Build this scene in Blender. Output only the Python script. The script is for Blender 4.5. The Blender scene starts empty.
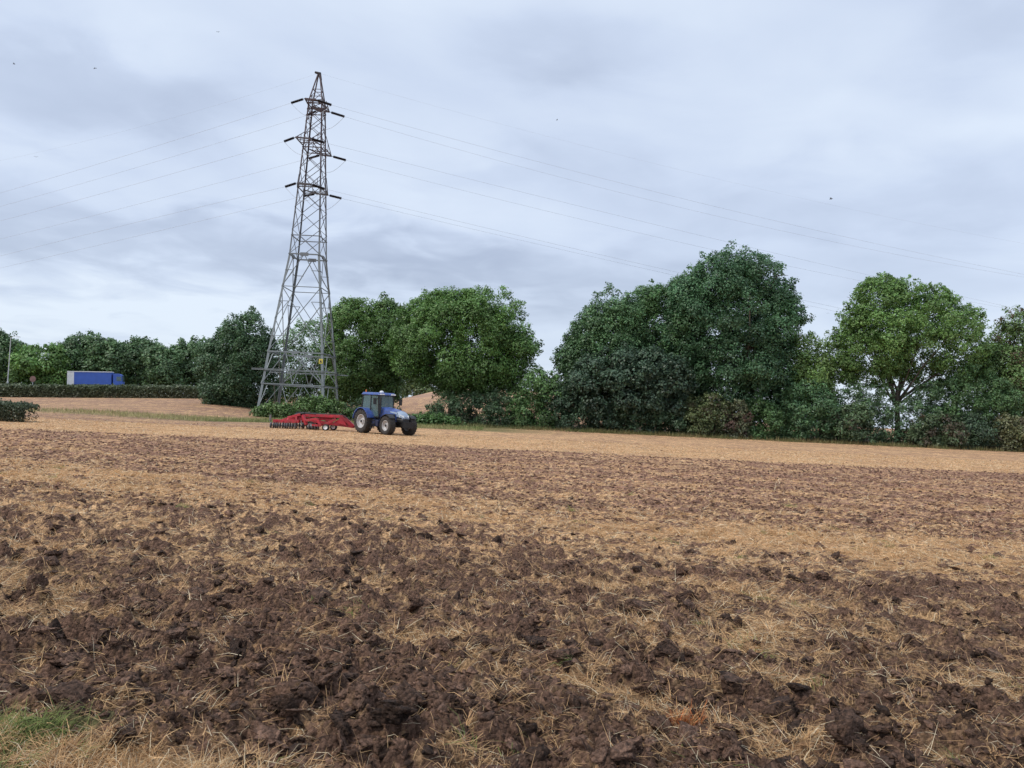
import bpy, math, random
import numpy as np
from mathutils import Vector, Matrix, noise as mnoise

random.seed(7)
rng = np.random.default_rng(11)
scn = bpy.context.scene
col = scn.collection
R = math.radians

# ------------------------------------------------------------------ camera
H, F_PX = 1.9, 770.0
PITCH, ROLL = math.atan(30/F_PX), R(2.65)
Fv = Vector((0, math.cos(PITCH), math.sin(PITCH)))
Rv0, Uv0 = Vector((1, 0, 0)), Vector((0, -math.sin(PITCH), math.cos(PITCH)))
Rv = Rv0*math.cos(ROLL)+Uv0*math.sin(ROLL)
Uv = Uv0*math.cos(ROLL)-Rv0*math.sin(ROLL)
cd = bpy.data.cameras.new('camera'); cam = bpy.data.objects.new('camera', cd); col.objects.link(cam)
cd.sensor_width = 36; cd.lens = 36*F_PX/1024; cd.clip_end = 6000; cd.clip_start = 0.1
M = Matrix((Rv, Uv, -Fv)).transposed().to_4x4(); M.translation = Vector((0, 0, H))
cam.matrix_world = M
scn.camera = cam

def at(px, py, Y):
    """world point seen at photo pixel (px,py) and standing Y metres away"""
    d = Fv+Rv*((px-512)/F_PX)-Uv*((py-384)/F_PX)
    k = Y/d.y
    return Vector((d.x*k, Y, H+d.z*k))

# ------------------------------------------------------------------ helpers
def tag(o, label=None, cat=None, group=None, kind=None):
    if label: o['label'] = label
    if cat: o['category'] = cat
    if group: o['group'] = group
    if kind: o['kind'] = kind
    return o
def empty(name, loc=(0, 0, 0), rz=0, parent=None):
    o = bpy.data.objects.new(name, None); col.objects.link(o)
    o.location = loc; o.rotation_euler = (0, 0, rz); o.empty_display_size = .2
    if parent: o.parent = parent
    return o
def mesh_np(name, V, F, mat, parent=None, colors=None, smooth=False):
    V = np.asarray(V, dtype=np.float32); F = np.asarray(F, dtype=np.int32)
    me = bpy.data.meshes.new(name)
    n, k = F.shape
    me.vertices.add(len(V)); me.vertices.foreach_set('co', V.ravel())
    me.loops.add(n*k); me.loops.foreach_set('vertex_index', F.ravel())
    me.polygons.add(n)
    me.polygons.foreach_set('loop_start', np.arange(0, n*k, k, dtype=np.int32))
    me.polygons.foreach_set('loop_total', np.full(n, k, dtype=np.int32))
    if smooth: me.polygons.foreach_set('use_smooth', np.ones(n, dtype=bool))
    me.update(calc_edges=True)
    if colors is not None:
        a = me.color_attributes.new('Col', 'FLOAT_COLOR', 'POINT')
        c = np.ones((len(V), 4), dtype=np.float32); c[:, :3] = colors
        a.data.foreach_set('color', c.ravel())
    me.materials.append(mat)
    o = bpy.data.objects.new(name, me); col.objects.link(o)
    if parent: o.parent = parent
    return o

class MB:
    """collects boxes, bars, tubes, discs into one mesh"""
    def __init__(s): s.v = []; s.f = []
    def add(s, vs, fs):
        b = len(s.v); s.v += [tuple(v) for v in vs]; s.f += [[i+b for i in f] for f in fs]
    def box(s, x0, x1, y0, y1, z0, z1):
        s.hexa([(x0,y0,z0),(x1,y0,z0),(x1,y1,z0),(x0,y1,z0),(x0,y0,z1),(x1,y0,z1),(x1,y1,z1),(x0,y1,z1)])
    def hexa(s, p):
        s.add(p, [(0,3,2,1),(4,5,6,7),(0,1,5,4),(1,2,6,5),(2,3,7,6),(3,0,4,7)])
    def prism(s, prof, y0, y1):           # prof: (x,z) polygon, extruded in y
        n = len(prof)
        s.add([(x, y0, z) for x, z in prof]+[(x, y1, z) for x, z in prof],
              [tuple(range(n)), tuple(range(2*n-1, n-1, -1))]+[(i, i+n, (i+1) % n+n, (i+1) % n) for i in range(n)])
    def bar(s, a, b, w, h=None):          # rectangular bar between two points
        a, b = Vector(a), Vector(b); h = h or w
        d = (b-a).normalized(); u = Vector((0, 0, 1)) if abs(d.z) < .95 else Vector((0, 1, 0))
        x = d.cross(u).normalized()*w/2; y = x.cross(d).normalized()*h/2
        s.hexa([a-x-y, a+x-y, a+x+y, a-x+y, b-x-y, b+x-y, b+x+y, b-x+y])
    def tube(s, pts, rad, n=8, caps=True):
        pts = [Vector(p) for p in pts]
        if not hasattr(rad, '__len__'): rad = [rad]*len(pts)
        b = len(s.v); prev = None
        for i, p in enumerate(pts):
            d = (pts[min(i+1, len(pts)-1)]-pts[max(i-1, 0)]).normalized()
            if prev is None:
                u = Vector((0, 0, 1)) if abs(d.z) < .9 else Vector((1, 0, 0))
                x = d.cross(u).normalized()
            else: x = (prev-d*prev.dot(d)).normalized()
            prev = x; y = d.cross(x)
            for k in range(n):
                a = 2*math.pi*k/n; s.v.append(tuple(p+(x*math.cos(a)+y*math.sin(a))*rad[i]))
        for i in range(len(pts)-1):
            for k in range(n):
                s.f.append([b+i*n+k, b+i*n+(k+1) % n, b+(i+1)*n+(k+1) % n, b+(i+1)*n+k])
        if caps:
            s.f.append([b+k for k in range(n)][::-1]); s.f.append([b+(len(pts)-1)*n+k for k in range(n)])
    def lathe(s, prof, c, n=32, axis='y'):     # prof (offset along axis, radius)
        b = len(s.v); c = Vector(c)
        for (o, r) in prof:
            for k in range(n):
                a = 2*math.pi*k/n
                s.v.append(tuple(c+Vector((r*math.cos(a), o, r*math.sin(a)))) if axis == 'y' else
                           tuple(c+Vector((o, r*math.cos(a), r*math.sin(a)))) if axis == 'x' else
                           tuple(c+Vector((r*math.cos(a), r*math.sin(a), o))))
        for i in range(len(prof)-1):
            for k in range(n):
                s.f.append([b+i*n+k, b+i*n+(k+1) % n, b+(i+1)*n+(k+1) % n, b+(i+1)*n+k])
    def build(s, name, mat, parent=None, smooth=False, bevel=0):
        me = bpy.data.meshes.new(name); me.from_pydata(s.v, [], s.f); me.materials.append(mat)
        if smooth:
            for p in me.polygons: p.use_smooth = True
        me.update()
        o = bpy.data.objects.new(name, me); col.objects.link(o)
        if parent: o.parent = parent
        if bevel:
            m = o.modifiers.new('b', 'BEVEL'); m.width = bevel; m.segments = 2; m.limit_method = 'ANGLE'
        return o
def copy_tree(o, parent=None):
    c = o.copy(); col.objects.link(c)
    if parent: c.parent = parent
    for ch in list(o.children): copy_tree(ch, c)
    return c

# ------------------------------------------------------------------ materials
def newmat(name):
    m = bpy.data.materials.new(name); m.use_nodes = True
    nt = m.node_tree; b = nt.nodes['Principled BSDF']; return m, nt, b
def N(nt, t, **kw):
    n = nt.nodes.new(t)
    for k, v in kw.items(): setattr(n, k, v)
    return n
def paint(name, c, rough=.5, metal=0, var=.25, scale=3., bump=0, spec=.5, dirt=None):
    m, nt, b = newmat(name); L = nt.links.new
    tc = N(nt, 'ShaderNodeTexCoord'); no = N(nt, 'ShaderNodeTexNoise'); no.inputs['Scale'].default_value = scale; no.inputs['Detail'].default_value = 6
    L(tc.outputs['Object'], no.inputs['Vector'])
    mr = N(nt, 'ShaderNodeMapRange'); mr.inputs[1].default_value = .3; mr.inputs[2].default_value = .7
    mr.inputs[3].default_value = 1-var; mr.inputs[4].default_value = 1+var*.6
    L(no.outputs['Fac'], mr.inputs[0])
    mx = N(nt, 'ShaderNodeMix', data_type='RGBA', blend_type='MULTIPLY'); mx.inputs[0].default_value = 1
    mx.inputs[6].default_value = (*c, 1); L(mr.outputs[0], mx.inputs[7])
    out = mx.outputs[2]
    if dirt:
        n2 = N(nt, 'ShaderNodeTexNoise'); n2.inputs['Scale'].default_value = scale*2.3; n2.inputs['Detail'].default_value = 8
        L(tc.outputs['Object'], n2.inputs['Vector'])
        r2 = N(nt, 'ShaderNodeMapRange'); r2.inputs[1].default_value = .45; r2.inputs[2].default_value = .7; r2.inputs[4].default_value = .75
        L(n2.outputs['Fac'], r2.inputs[0])
        m2 = N(nt, 'ShaderNodeMix', data_type='RGBA'); L(r2.outputs[0], m2.inputs[0]); L(out, m2.inputs[6]); m2.inputs[7].default_value = (*dirt, 1)
        out = m2.outputs[2]
    L(out, b.inputs['Base Color'])
    b.inputs['Roughness'].default_value = rough; b.inputs['Metallic'].default_value = metal
    b.inputs['Specular IOR Level'].default_value = spec
    if bump:
        bp = N(nt, 'ShaderNodeBump'); bp.inputs['Strength'].default_value = bump; L(no.outputs['Fac'], bp.inputs['Height']); L(bp.outputs[0], b.inputs['Normal'])
    return m
def attr_mat(name, rough=.9, nscale=0., namp=.2, bump=0., bscale=40., trans=0., spec=.2, crumb=0.):
    m, nt, b = newmat(name); L = nt.links.new
    a = N(nt, 'ShaderNodeVertexColor'); a.layer_name = 'Col'
    out = a.outputs['Color']
    tc = N(nt, 'ShaderNodeTexCoord')
    if nscale:
        no = N(nt, 'ShaderNodeTexNoise'); no.inputs['Scale'].default_value = nscale; no.inputs['Detail'].default_value = 8; no.inputs['Roughness'].default_value = .65
        L(tc.outputs['Object'], no.inputs['Vector'])
        mr = N(nt, 'ShaderNodeMapRange'); mr.inputs[1].default_value = .3; mr.inputs[2].default_value = .7; mr.inputs[3].default_value = 1-namp; mr.inputs[4].default_value = 1+namp
        L(no.outputs['Fac'], mr.inputs[0])
        mx = N(nt, 'ShaderNodeMix', data_type='RGBA', blend_type='MULTIPLY'); mx.inputs[0].default_value = 1
        L(out, mx.inputs[6]); L(mr.outputs[0], mx.inputs[7]); out = mx.outputs[2]
    if crumb:
        vo = N(nt, 'ShaderNodeTexVoronoi'); vo.inputs['Scale'].default_value = crumb; vo.inputs['Randomness'].default_value = 1
        L(tc.outputs['Object'], vo.inputs['Vector'])
        sc = N(nt, 'ShaderNodeSeparateColor'); L(vo.outputs['Color'], sc.inputs[0])
        cr = N(nt, 'ShaderNodeMapRange'); cr.inputs[3].default_value = .6; cr.inputs[4].default_value = 1.5; L(sc.outputs[0], cr.inputs[0])
        mc = N(nt, 'ShaderNodeMix', data_type='RGBA', blend_type='MULTIPLY'); mc.inputs[0].default_value = 1
        L(out, mc.inputs[6]); L(cr.outputs[0], mc.inputs[7]); out = mc.outputs[2]
    L(out, b.inputs['Base Color'])
    b.inputs['Roughness'].default_value = rough; b.inputs['Specular IOR Level'].default_value = spec
    if bump:
        n3 = N(nt, 'ShaderNodeTexNoise'); n3.inputs['Scale'].default_value = bscale; n3.inputs['Detail'].default_value = 8; n3.inputs['Roughness'].default_value = .7
        L(tc.outputs['Object'], n3.inputs['Vector'])
        bp = N(nt, 'ShaderNodeBump'); bp.inputs['Strength'].default_value = bump; bp.inputs['Distance'].default_value = .03
        hh = n3.outputs['Fac']
        if crumb:
            ma = N(nt, 'ShaderNodeMath', operation='MULTIPLY_ADD'); L(vo.outputs['Distance'], ma.inputs[0]); ma.inputs[1].default_value = -1.1; L(hh, ma.inputs[2]); hh = ma.outputs[0]
        L(hh, bp.inputs['Height']); L(bp.outputs[0], b.inputs['Normal'])
    if trans:
        tr = N(nt, 'ShaderNodeBsdfTranslucent'); L(out, tr.inputs['Color'])
        ms = N(nt, 'ShaderNodeMixShader'); ms.inputs[0].default_value = trans
        L(b.outputs[0], ms.inputs[1]); L(tr.outputs[0], ms.inputs[2]); L(ms.outputs[0], nt.nodes['Material Output'].inputs[0])
    return m
M_soil = attr_mat('soil', nscale=34, namp=.45, bump=1., bscale=90, spec=.15, crumb=42)
M_clod = attr_mat('clod', nscale=38, namp=.5, bump=1., crumb=46, bscale=110, spec=.25, rough=.85)
M_far = attr_mat('far_ground', nscale=.6, namp=.2)
M_straw = attr_mat('straw', rough=.75, trans=.2, spec=.3)
M_leaf = attr_mat('leaf', rough=.5, trans=.25, spec=.55)
M_bark = paint('bark', (.11, .088, .068), .95, var=.5, scale=6, bump=.6)
M_steel = None
def steel_mat():
    m, nt, b = newmat('galvanised_steel'); L = nt.links.new
    tc = N(nt, 'ShaderNodeTexCoord'); sp = N(nt, 'ShaderNodeSeparateXYZ'); L(tc.outputs['Object'], sp.inputs[0])
    no = N(nt, 'ShaderNodeTexNoise'); no.inputs['Scale'].default_value = .9; no.inputs['Detail'].default_value = 5; L(tc.outputs['Object'], no.inputs[0])
    ad = N(nt, 'ShaderNodeMath', operation='MULTIPLY_ADD'); L(no.outputs['Fac'], ad.inputs[0]); ad.inputs[1].default_value = 12; L(sp.outputs['Z'], ad.inputs[2])
    mr = N(nt, 'ShaderNodeMapRange'); mr.inputs[1].default_value = 22; mr.inputs[2].default_value = 42; L(ad.outputs[0], mr.inputs[0])
    cr = N(nt, 'ShaderNodeValToRGB'); e = cr.color_ramp.elements
    e[0].color = (.21, .24, .255, 1); e[1].color = (.075, .05, .055, 1); e.new(.5).color = (.12, .125, .14, 1)
    L(mr.outputs[0], cr.inputs[0]); L(cr.outputs[0], b.inputs['Base Color'])
    b.inputs['Roughness'].default_value = .6; b.inputs['Metallic'].default_value = .25
    return m
M_steel = steel_mat()
M_insul = paint('insulator_dark', (.022, .016, .018), .35)
M_wire = paint('wire', (.5, .54, .6), .6)
M_yellow = paint('yellow_sign', (.75, .62, .12), .5)
M_blue = paint('tractor_blue', (.045, .10, .36), .3, var=.3, dirt=(.10,.10,.13), spec=.6)
M_bluedk = paint('tractor_blue_dark', (.015, .022, .06), .4)
M_silver = paint('silver_panel', (.30, .38, .50), .3, var=.1)
M_black = paint('black_plastic', (.018, .018, .02), .5)
M_tyre = paint('tyre_rubber', (.028, .027, .027), .85, var=.4, scale=7, dirt=(.09, .07, .055))
M_rim = paint('rim_silver', (.55, .55, .56), .4, var=.2, dirt=(.25, .2, .16))
M_red = paint('implement_red', (.48, .025, .045), .4, var=.3, scale=2, dirt=(.22, .06, .05))
M_disc = paint('disc_steel', (.22, .22, .225), .4, metal=.4, var=.4)
M_white = paint('white_paint', (.75, .76, .78), .5, var=.12)
M_curtain = paint('blue_curtain', (.055, .13, .50), .55, var=.12, scale=1.2)
M_lens = paint('headlight_glass', (.75, .78, .8), .15)
M_orange = paint('orange_lens', (.7, .2, .03), .3)
def glass_mat():
    m, nt, b = newmat('cab_glass')
    b.inputs['Base Color'].default_value = (.12, .2, .21, 1); b.inputs['Roughness'].default_value = .06
    b.inputs['Alpha'].default_value = .55; b.inputs['Specular IOR Level'].default_value = .8
    return m
M_glass = glass_mat()
M_pole = paint('pole_grey', (.5, .52, .54), .5)
M_brown = paint('sign_back', (.2, .11, .1), .6)
M_asph = paint('asphalt', (.055, .055, .058), .9, scale=2)

# ------------------------------------------------------------------ numpy noise
def hsh(ix, iy, seed):
    h = (ix.astype(np.int64)*374761393+iy.astype(np.int64)*668265263+seed*974634777) & 0xFFFFFFFF
    h = ((h ^ (h >> 13))*1274126177) & 0xFFFFFFFF
    h = ((h ^ (h >> 16))*2246822519) & 0xFFFFFFFF
    return ((h ^ (h >> 15)) & 0xFFFFFF)/float(0xFFFFFF)
def vn(x, y, seed=0):
    ix = np.floor(x); iy = np.floor(y); fx = x-ix; fy = y-iy
    ux = fx*fx*fx*(fx*(fx*6-15)+10); uy = fy*fy*fy*(fy*(fy*6-15)+10)
    a = hsh(ix, iy, seed); b = hsh(ix+1, iy, seed); c = hsh(ix, iy+1, seed); d = hsh(ix+1, iy+1, seed)
    return (a+(b-a)*ux)*(1-uy)+(c+(d-c)*ux)*uy
def fbm(x, y, seed=0, o=4, g=.5):
    s = 0; a = 1; t = 0
    for i in range(o):
        s = s+a*vn(x*2**i+i*17.3, y*2**i-i*9.1, seed+i*7); t += a; a *= g
    return s/t
def worley(x, y, seed=0):
    ix = np.floor(x); iy = np.floor(y)
    f1 = np.full(x.shape, 9.); f2 = np.full(x.shape, 9.); cid = np.zeros(x.shape)
    for dx in (-1, 0, 1):
        for dy in (-1, 0, 1):
            cx = ix+dx; cy = iy+dy
            jx = hsh(cx, cy, seed); jy = hsh(cx, cy, seed+5); r = hsh(cx, cy, seed+9)
            d = np.hypot(cx+jx-x, cy+jy-y)
            nw = d < f1
            f2 = np.where(nw, f1, np.minimum(f2, d)); cid = np.where(nw, r, cid); f1 = np.where(nw, d, f1)
    return f1, f2, cid
def sst(a, b, x):
    t = np.clip((x-a)/(b-a), 0, 1); return t*t*(3-2*t)

# ------------------------------------------------------------------ terrain
TH = R(-19)
def terrain(x, y):
    x = np.asarray(x, float); y = np.asarray(y, float)
    z = np.interp(y, [0, 78, 90, 98, 110, 125, 132, 150, 300, 6000], [0, 0, .08, .25, .85, 1.75, 2.35, 2.5, 2.6, 2.6])
    z = z+6.0*sst(110, 220, y)*sst(-34, -14, x)*sst(34, 14, x)
    z = z+sst(38, 112, y)*.04*(np.clip(x, -110, -40)+66-6)*sst(-27, -42, x)
    z = z+.9*np.exp(-((y-129)/3.0)**2)*sst(-76, -84, x)
    z = z+.05*(fbm(x*.12, y*.12, 3)-.5)*sst(2, 15, y)
    return z
def straw_cover(x, y):
    """0 = bare turned soil, 1 = full straw / stubble cover"""
    u = x*math.cos(TH)+y*math.sin(TH); v = -x*math.sin(TH)+y*math.cos(TH)
    v = v+.5*(fbm(u*.25, v*.25, 21)-.5)*2
    prof = np.interp(v, [0, 3.2, 4.0, 5.5, 6.4, 7.2, 8.2, 9.0, 10.4, 11.6, 12.8, 15., 16.3, 18, 22, 24, 27, 30, 33, 40],
                     [.34, .27, .22, .19, .26, .42, .28, .36, .22, .42, .66, .64, .30, .24, .36, .25, .36, .24, .32, .28])
    big = fbm(u*.45, v*1.2, 31, 3)-.5
    mid = fbm(u*1.1, v*3.0, 41, 3)-.5
    fin = fbm(u*4.5, v*6.5, 43, 3)-.5
    S = prof+big*.6+mid*.95*sst(40, 8, y)+fin*.8*sst(25, 6, y)+(fbm(u*.12, v*3., 47, 3)-.5)*.4*sst(14, 20, v)+(vn(u*.05+3, v*.95+.5*vn(u*.2, v*.3, 8), 49)-.5)*.28*sst(15, 19, v)
    # grass margin in the near left corner
    S = S+.8*sst(4.55, 4.2, y+.28*(x+3.0)+.5*(fbm(x*2.5, y*2.5, 44, 2)-.5))*sst(-.6, -1.6, x)
    # unworked stubble headland along the hedge
    e = y+2.2*(fbm(x*.08, y*.08, 51)-.5)+.08*x*(x < 0)*-1
    head = sst(39, 43, e)
    hs = np.interp(e, [40, 44, 56, 62, 70, 85, 97], [.92, 1., .90, .50, .58, .52, .62])+(fbm(x*.05, y*.9, 61, 3)-.5)*.5
    S = S*(1-head)+hs*head
    # far worked field on the left
    far = np.clip(sst(-14, -22, x)*sst(54, 58, y)+sst(99, 104, y), 0, 1)
    fs = .20+(fbm(x*.04, y*.5, 71, 3)-.5)*1.0
    S = S*(1-far)+fs*far
    return S, far, head
def grassiness(x, y):
    g = .95*sst(-54, -38, x)*sst(8, -4, x)*sst(0, 5, y-np.interp(x, [-40, -26, -22, 10], [63, 66, 76, 76])+4*(fbm(x*.15, y*.15, 5)-.5))*sst(0, -4, y-np.interp(x, [-40, -30, -22], [76, 84, 102]))
    g = np.maximum(g, sst(4.55, 4.3, y)*sst(-1.9, -2.3, x)*sst(.42, .55, fbm(x*2, y*2, 6)))
    g = np.maximum(g, sst(124, 127, y)*sst(-20, -34, x))
    return g
def field_height(x, y):
    S, far, head = straw_cover(x, y)
    u = x*math.cos(TH)+y*math.sin(TH); v = -x*math.sin(TH)+y*math.cos(TH)
    rough = np.interp(v, [0, 4, 8, 12, 16, 22, 60], [1.2, 1.45, 1.25, .9, .5, .34, .3])
    bare = np.clip(1-S*1.15, .12, 1)*(1-.6*head)
    f1, f2, c1 = worley(x*3.2+.3*vn(x*5, y*5, 2), y*4.4, 101)
    g1, g2, c2 = worley(x*9+.4*vn(x*13, y*13, 2), y*11, 131)
    s1, s2, sc_ = worley(x*2.2+.5*vn(x*2, y*2, 12), y*4.6, 191)
    h = .085*np.sqrt(np.clip(.62-f1, 0, 1))*c1*1.6+.08*np.clip(s2-s1-.05, 0, .3)*(sc_ > .45)*(.4+sc_)+.035*np.sqrt(np.clip(.62-g1, 0, 1))*c2*1.5
    h = h+.07*(fbm(u*1.1, v*2.0, 141, 4)-.5)+.05*(np.abs(fbm(x*6, y*6, 151, 4)-.5)*-2+.3)
    h = h*rough*(.25+.9*bare)
    h = h+.02*(fbm(x*8, y*8, 161, 3)-.5)*S
    h = h+(.05*(fbm(x*17, y*17, 163, 4, .6)-.5)+.018*np.sqrt(np.clip(.6-worley(x*24, y*24, 165)[0], 0, 1)))*bare*rough*sst(25, 12, y)
    # wheel / tine lines along the working direction
    h = h+.025*(vn(v*2.2+.6*vn(u*.3, v*.3, 3), u*.05, 171)-.5)*sst(9, 14, v)
    h = h+.03*np.sin(v*7.4+2.2*fbm(u*.3, v*.4, 175, 2))*sst(13, 18, v)*(1-head)*(.4+.9*vn(u*.2, v*.5, 176))
    fade = sst(100, 60, y)*.8+.2
    return terrain(x, y)+h*fade, S, far, head

SOIL_N = np.array((.158, .094, .066)); SOIL_F = np.array((.285, .160, .110)); SOIL_FAR = np.array((.26, .158, .125))
STRAW = np.array((.80, .53, .285)); STRAW_R = np.array((.68, .405, .22)); GRASS = np.array((.25, .235, .10)); GREEN = np.array((.10, .20, .035))
def field_color(x, y, h, S, far, head, amp_fine=1.):
    v = -x*math.sin(TH)+y*math.cos(TH)
    n = fbm(x*14, y*14, 201, 4, .6)-.5
    n2 = fbm(x*3.5, y*6, 211, 3)-.5
    k = np.clip((S-.5)*2.4+.45+n*6.*amp_fine+n2*2.4, 0, 1)
    k = k*(1-.35*sst(8, 4, y))
    k = np.clip(k+((fbm(x*1.3, y*.45, 207, 4, .6)-.5)*1.5+(fbm(x*.25, y*.9, 208, 3)-.5)*.9)*sst(18, 45, y), 0, 1)
    k = np.where(head > .5, np.clip(k*.75+.22, 0, 1), k)
    t = sst(7, 22, v)[..., None]; f = far[..., None]
    soil = SOIL_N*(1-t)+SOIL_F*t; soil = soil*(1-f)+SOIL_FAR*f
    soil = soil*(.8+.5*fbm(x*2, y*2, 221, 3))[..., None]
    soil = soil*(1+(vn(x*5, y*2.6, 223)-.5)*.7*sst(10, 20, y)*sst(60, 40, y))[..., None]
    rel = h-terrain(x, y); soil = soil*(1-.5*sst(.03, -.06, rel)*sst(22, 10, y))[..., None]  # darkens low spots near by: shade of the hollows painted into soil colour
    q = fbm(x*.6, y*.9, 231, 3)[..., None]
    st = STRAW*(q)+STRAW_R*(1-q)
    st = st*(.72+.5*vn(x*30, y*30, 241))[..., None]*(1-.10*(far[..., None]))
    st = st*(.50+.50*sst(5., 14, y))[..., None]
    fine = vn(x*60+9, y*60, 243)[..., None]; st = st*(1+(fine-.5)*.7*sst(14, 6, y)[..., None])
    c = soil*(1-k[..., None])+st*k[..., None]
    g = (grassiness(x, y)*np.clip(.25+.9*(fbm(x*.35, y*.35, 95, 3)-.25)+.5*sst(-36, -24, x)+sst(8,4,y), 0, .9))[..., None]
    gg = GRASS*(.7+.7*fbm(x*.5, y*.5, 251, 3))[..., None]
    gg = gg*(1-.45*sst(-36,-28,x)[..., None]*np.array((1.15, .9, 1.)))
    return np.clip(c*(1-g)+gg*g, 0, 1)

def fan_sheet():
    r = [1.6]
    while r[-1] < 150: r.append(r[-1]*1.0034+.0006)
    r = np.array(r); a = np.linspace(R(-44), R(44), 680)
    A, Rr = np.meshgrid(a, r)
    X = np.tan(A)*Rr; Y = Rr
    Hh, S, far, head = field_height(X, Y)
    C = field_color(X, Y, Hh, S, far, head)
    # field_color has already painted the shade of deep hollows into C
    nr, na = X.shape
    V = np.stack([X, Y, Hh], -1).reshape(-1, 3)
    i = np.arange(nr-1)[:, None]*na+np.arange(na-1)[None, :]
    Fq = np.stack([i, i+1, i+na+1, i+na], -1).reshape(-1, 4)
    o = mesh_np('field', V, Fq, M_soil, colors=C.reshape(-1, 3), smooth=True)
    tag(o, kind='structure')
fan_sheet()
def outer_ground():
    xs = np.concatenate([-np.geomspace(3000, 200, 14), np.linspace(-180, 180, 73), np.geomspace(200, 3000, 14)])
    ys = np.concatenate([np.linspace(-400, -20, 8), np.linspace(-10, 140, 31), np.linspace(146, 320, 30), np.geomspace(340, 5000, 14)])
    X, Y = np.meshgrid(xs, ys)
    Z = terrain(X, Y)-.35*(Y < 149)-0.0*(Y > 149)
    S, far, head = straw_cover(X, Y)
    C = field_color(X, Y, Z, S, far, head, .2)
    nr, na = X.shape
    V = np.stack([X, Y, Z], -1).reshape(-1, 3)
    i = np.arange(nr-1)[:, None]*na+np.arange(na-1)[None, :]
    Fq = np.stack([i, i+1, i+na+1, i+na], -1).reshape(-1, 4)
    o = mesh_np('ground', V, Fq, M_far, colors=C.reshape(-1, 3), smooth=True); tag(o, kind='structure')
outer_ground()
# road the lorry drives on
def road():
    b = MB(); n = 60
    for i in range(n):
        for_x = [-170+i*2.3, -170+(i+1)*2.3]
        p = []
        for x in for_x:
            yc = 132+(x+76)*.36
            p.append((x, yc))
        b.add([(p[0][0], p[0][1]-4, 2.42), (p[1][0], p[1][1]-4, 2.42), (p[1][0], p[1][1]+4, 2.42), (p[0][0], p[0][1]+4, 2.42),
               (p[0][0], p[0][1]-4, 1.2), (p[1][0], p[1][1]-4, 1.2), (p[1][0], p[1][1]+4, 1.2), (p[0][0], p[0][1]+4, 1.2)],
              [(0, 1, 2, 3), (0, 4, 5, 1), (2, 6, 7, 3)])
    tag(b.build('road', M_asph), kind='structure')

# ------------------------------------------------------------------ clods, straw
def ico(sub):
    import bmesh
    bm = bmesh.new(); bmesh.ops.create_icosphere(bm, subdivisions=sub, radius=1)
    V = np.array([v.co[:] for v in bm.verts]); Fc = np.array([[v.index for v in f.verts] for f in bm.faces]); bm.free()
    return V, Fc
def clod_templates(sub, n, seed):
    V, Fc = ico(sub); out = []
    for k in range(n):
        off = Vector((k*13.7+seed, seed*3.1, k*5.3)); W = []
        for p in V:
            v = Vector(p)
            d = 1+.6*mnoise.noise(v*1.1+off)+.45*mnoise.noise(v*2.3+off)+.36*mnoise.noise(v*5+off)+.26*mnoise.noise(v*10+off)+.15*mnoise.noise(v*19+off)
            W.append(v*d)
        W = np.array([w[:] for w in W])
        # chop with random planes for broken faces
        for _ in range(9):
            nrm = rng.normal(size=3); nrm /= np.linalg.norm(nrm); dd = W@nrm; lim = rng.uniform(.32, .8)
            W = W-np.outer(np.clip(dd-lim, 0, None), nrm)*.9
        nz = np.array([mnoise.noise(Vector(p)*9+off)+.6*mnoise.noise(Vector(p)*18+off) for p in V]); W = W*(1+.09*nz[:, None])
        out.append(W)
    return out, Fc
def scatter_pts(n, y0, y1, power=1.):
    # roughly uniform per unit ground area in a wedge, denser nearby
    y = y0*(y1/y0)**(rng.random(n)**power)
    x = (rng.random(n)*2-1)*(y*.78+.6)
    return x, y
def clods(name, sub, n, y0, y1, smin, smax, seed, pw):
    T, Fc = clod_templates(sub, 14, seed)
    x, y = scatter_pts(n*2, y0, y1, pw)
    S, far, head = straw_cover(x, y)
    keep = rng.random(len(x)) < np.clip(1.25-S*1.5, .04, 1)
    x, y, S = x[keep][:n], y[keep][:n], S[keep][:n]
    n = len(x); h = field_height(x, y)[0]
    s = smin*(smax/smin)**(rng.random(n)**2.)*np.interp(y, [3.4, 5, 9, 22], [.85, 1, .85, .6])
    VV = []; FF = []; CC = []; b = 0
    az = rng.random(n)*6.283; tlx = rng.normal(0, .5, n); tly = rng.normal(0, .5, n)
    sc = np.stack([rng.uniform(.8, 1.5, n), rng.uniform(.6, 1.1, n), rng.uniform(.28, .85, n)], -1)
    shade = rng.uniform(.42, 1.6, n)**1.15
    for i in range(n):
        W = T[i % len(T)]*sc[i]*s[i]
        ca, sa = math.cos(tlx[i]), math.sin(tlx[i]); W = W@np.array([[1, 0, 0], [0, ca, sa], [0, -sa, ca]])
        ca, sa = math.cos(az[i]), math.sin(az[i]); W = W@np.array([[ca, sa, 0], [-sa, ca, 0], [0, 0, 1]])
        W = W+np.array([x[i], y[i], h[i]+s[i]*.12])
        VV.append(W); FF.append(Fc+b); b += len(W)
        v = -x[i]*math.sin(TH)+y[i]*math.cos(TH); t = float(sst(7, 22, v))
        base = (SOIL_N*(1-t)+SOIL_F*t)*shade[i]*.95
        CC.append(np.broadcast_to(base, W.shape))
    o = mesh_np(name, np.concatenate(VV), np.concatenate(FF), M_clod, colors=np.concatenate(CC))
    return tag(o, kind='stuff')
o = clods('soil_slabs', 4, 1500, 3.6, 18, .045, .13, 1, .9); tag(o, 'largest broken slabs of dark soil turned up across the near field', 'soil slabs')
o = clods('soil_clods', 3, 11000, 3.4, 30, .016, .05, 5, .9); tag(o, 'fist-sized brown soil clods strewn over the near field', 'soil clods')
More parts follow.
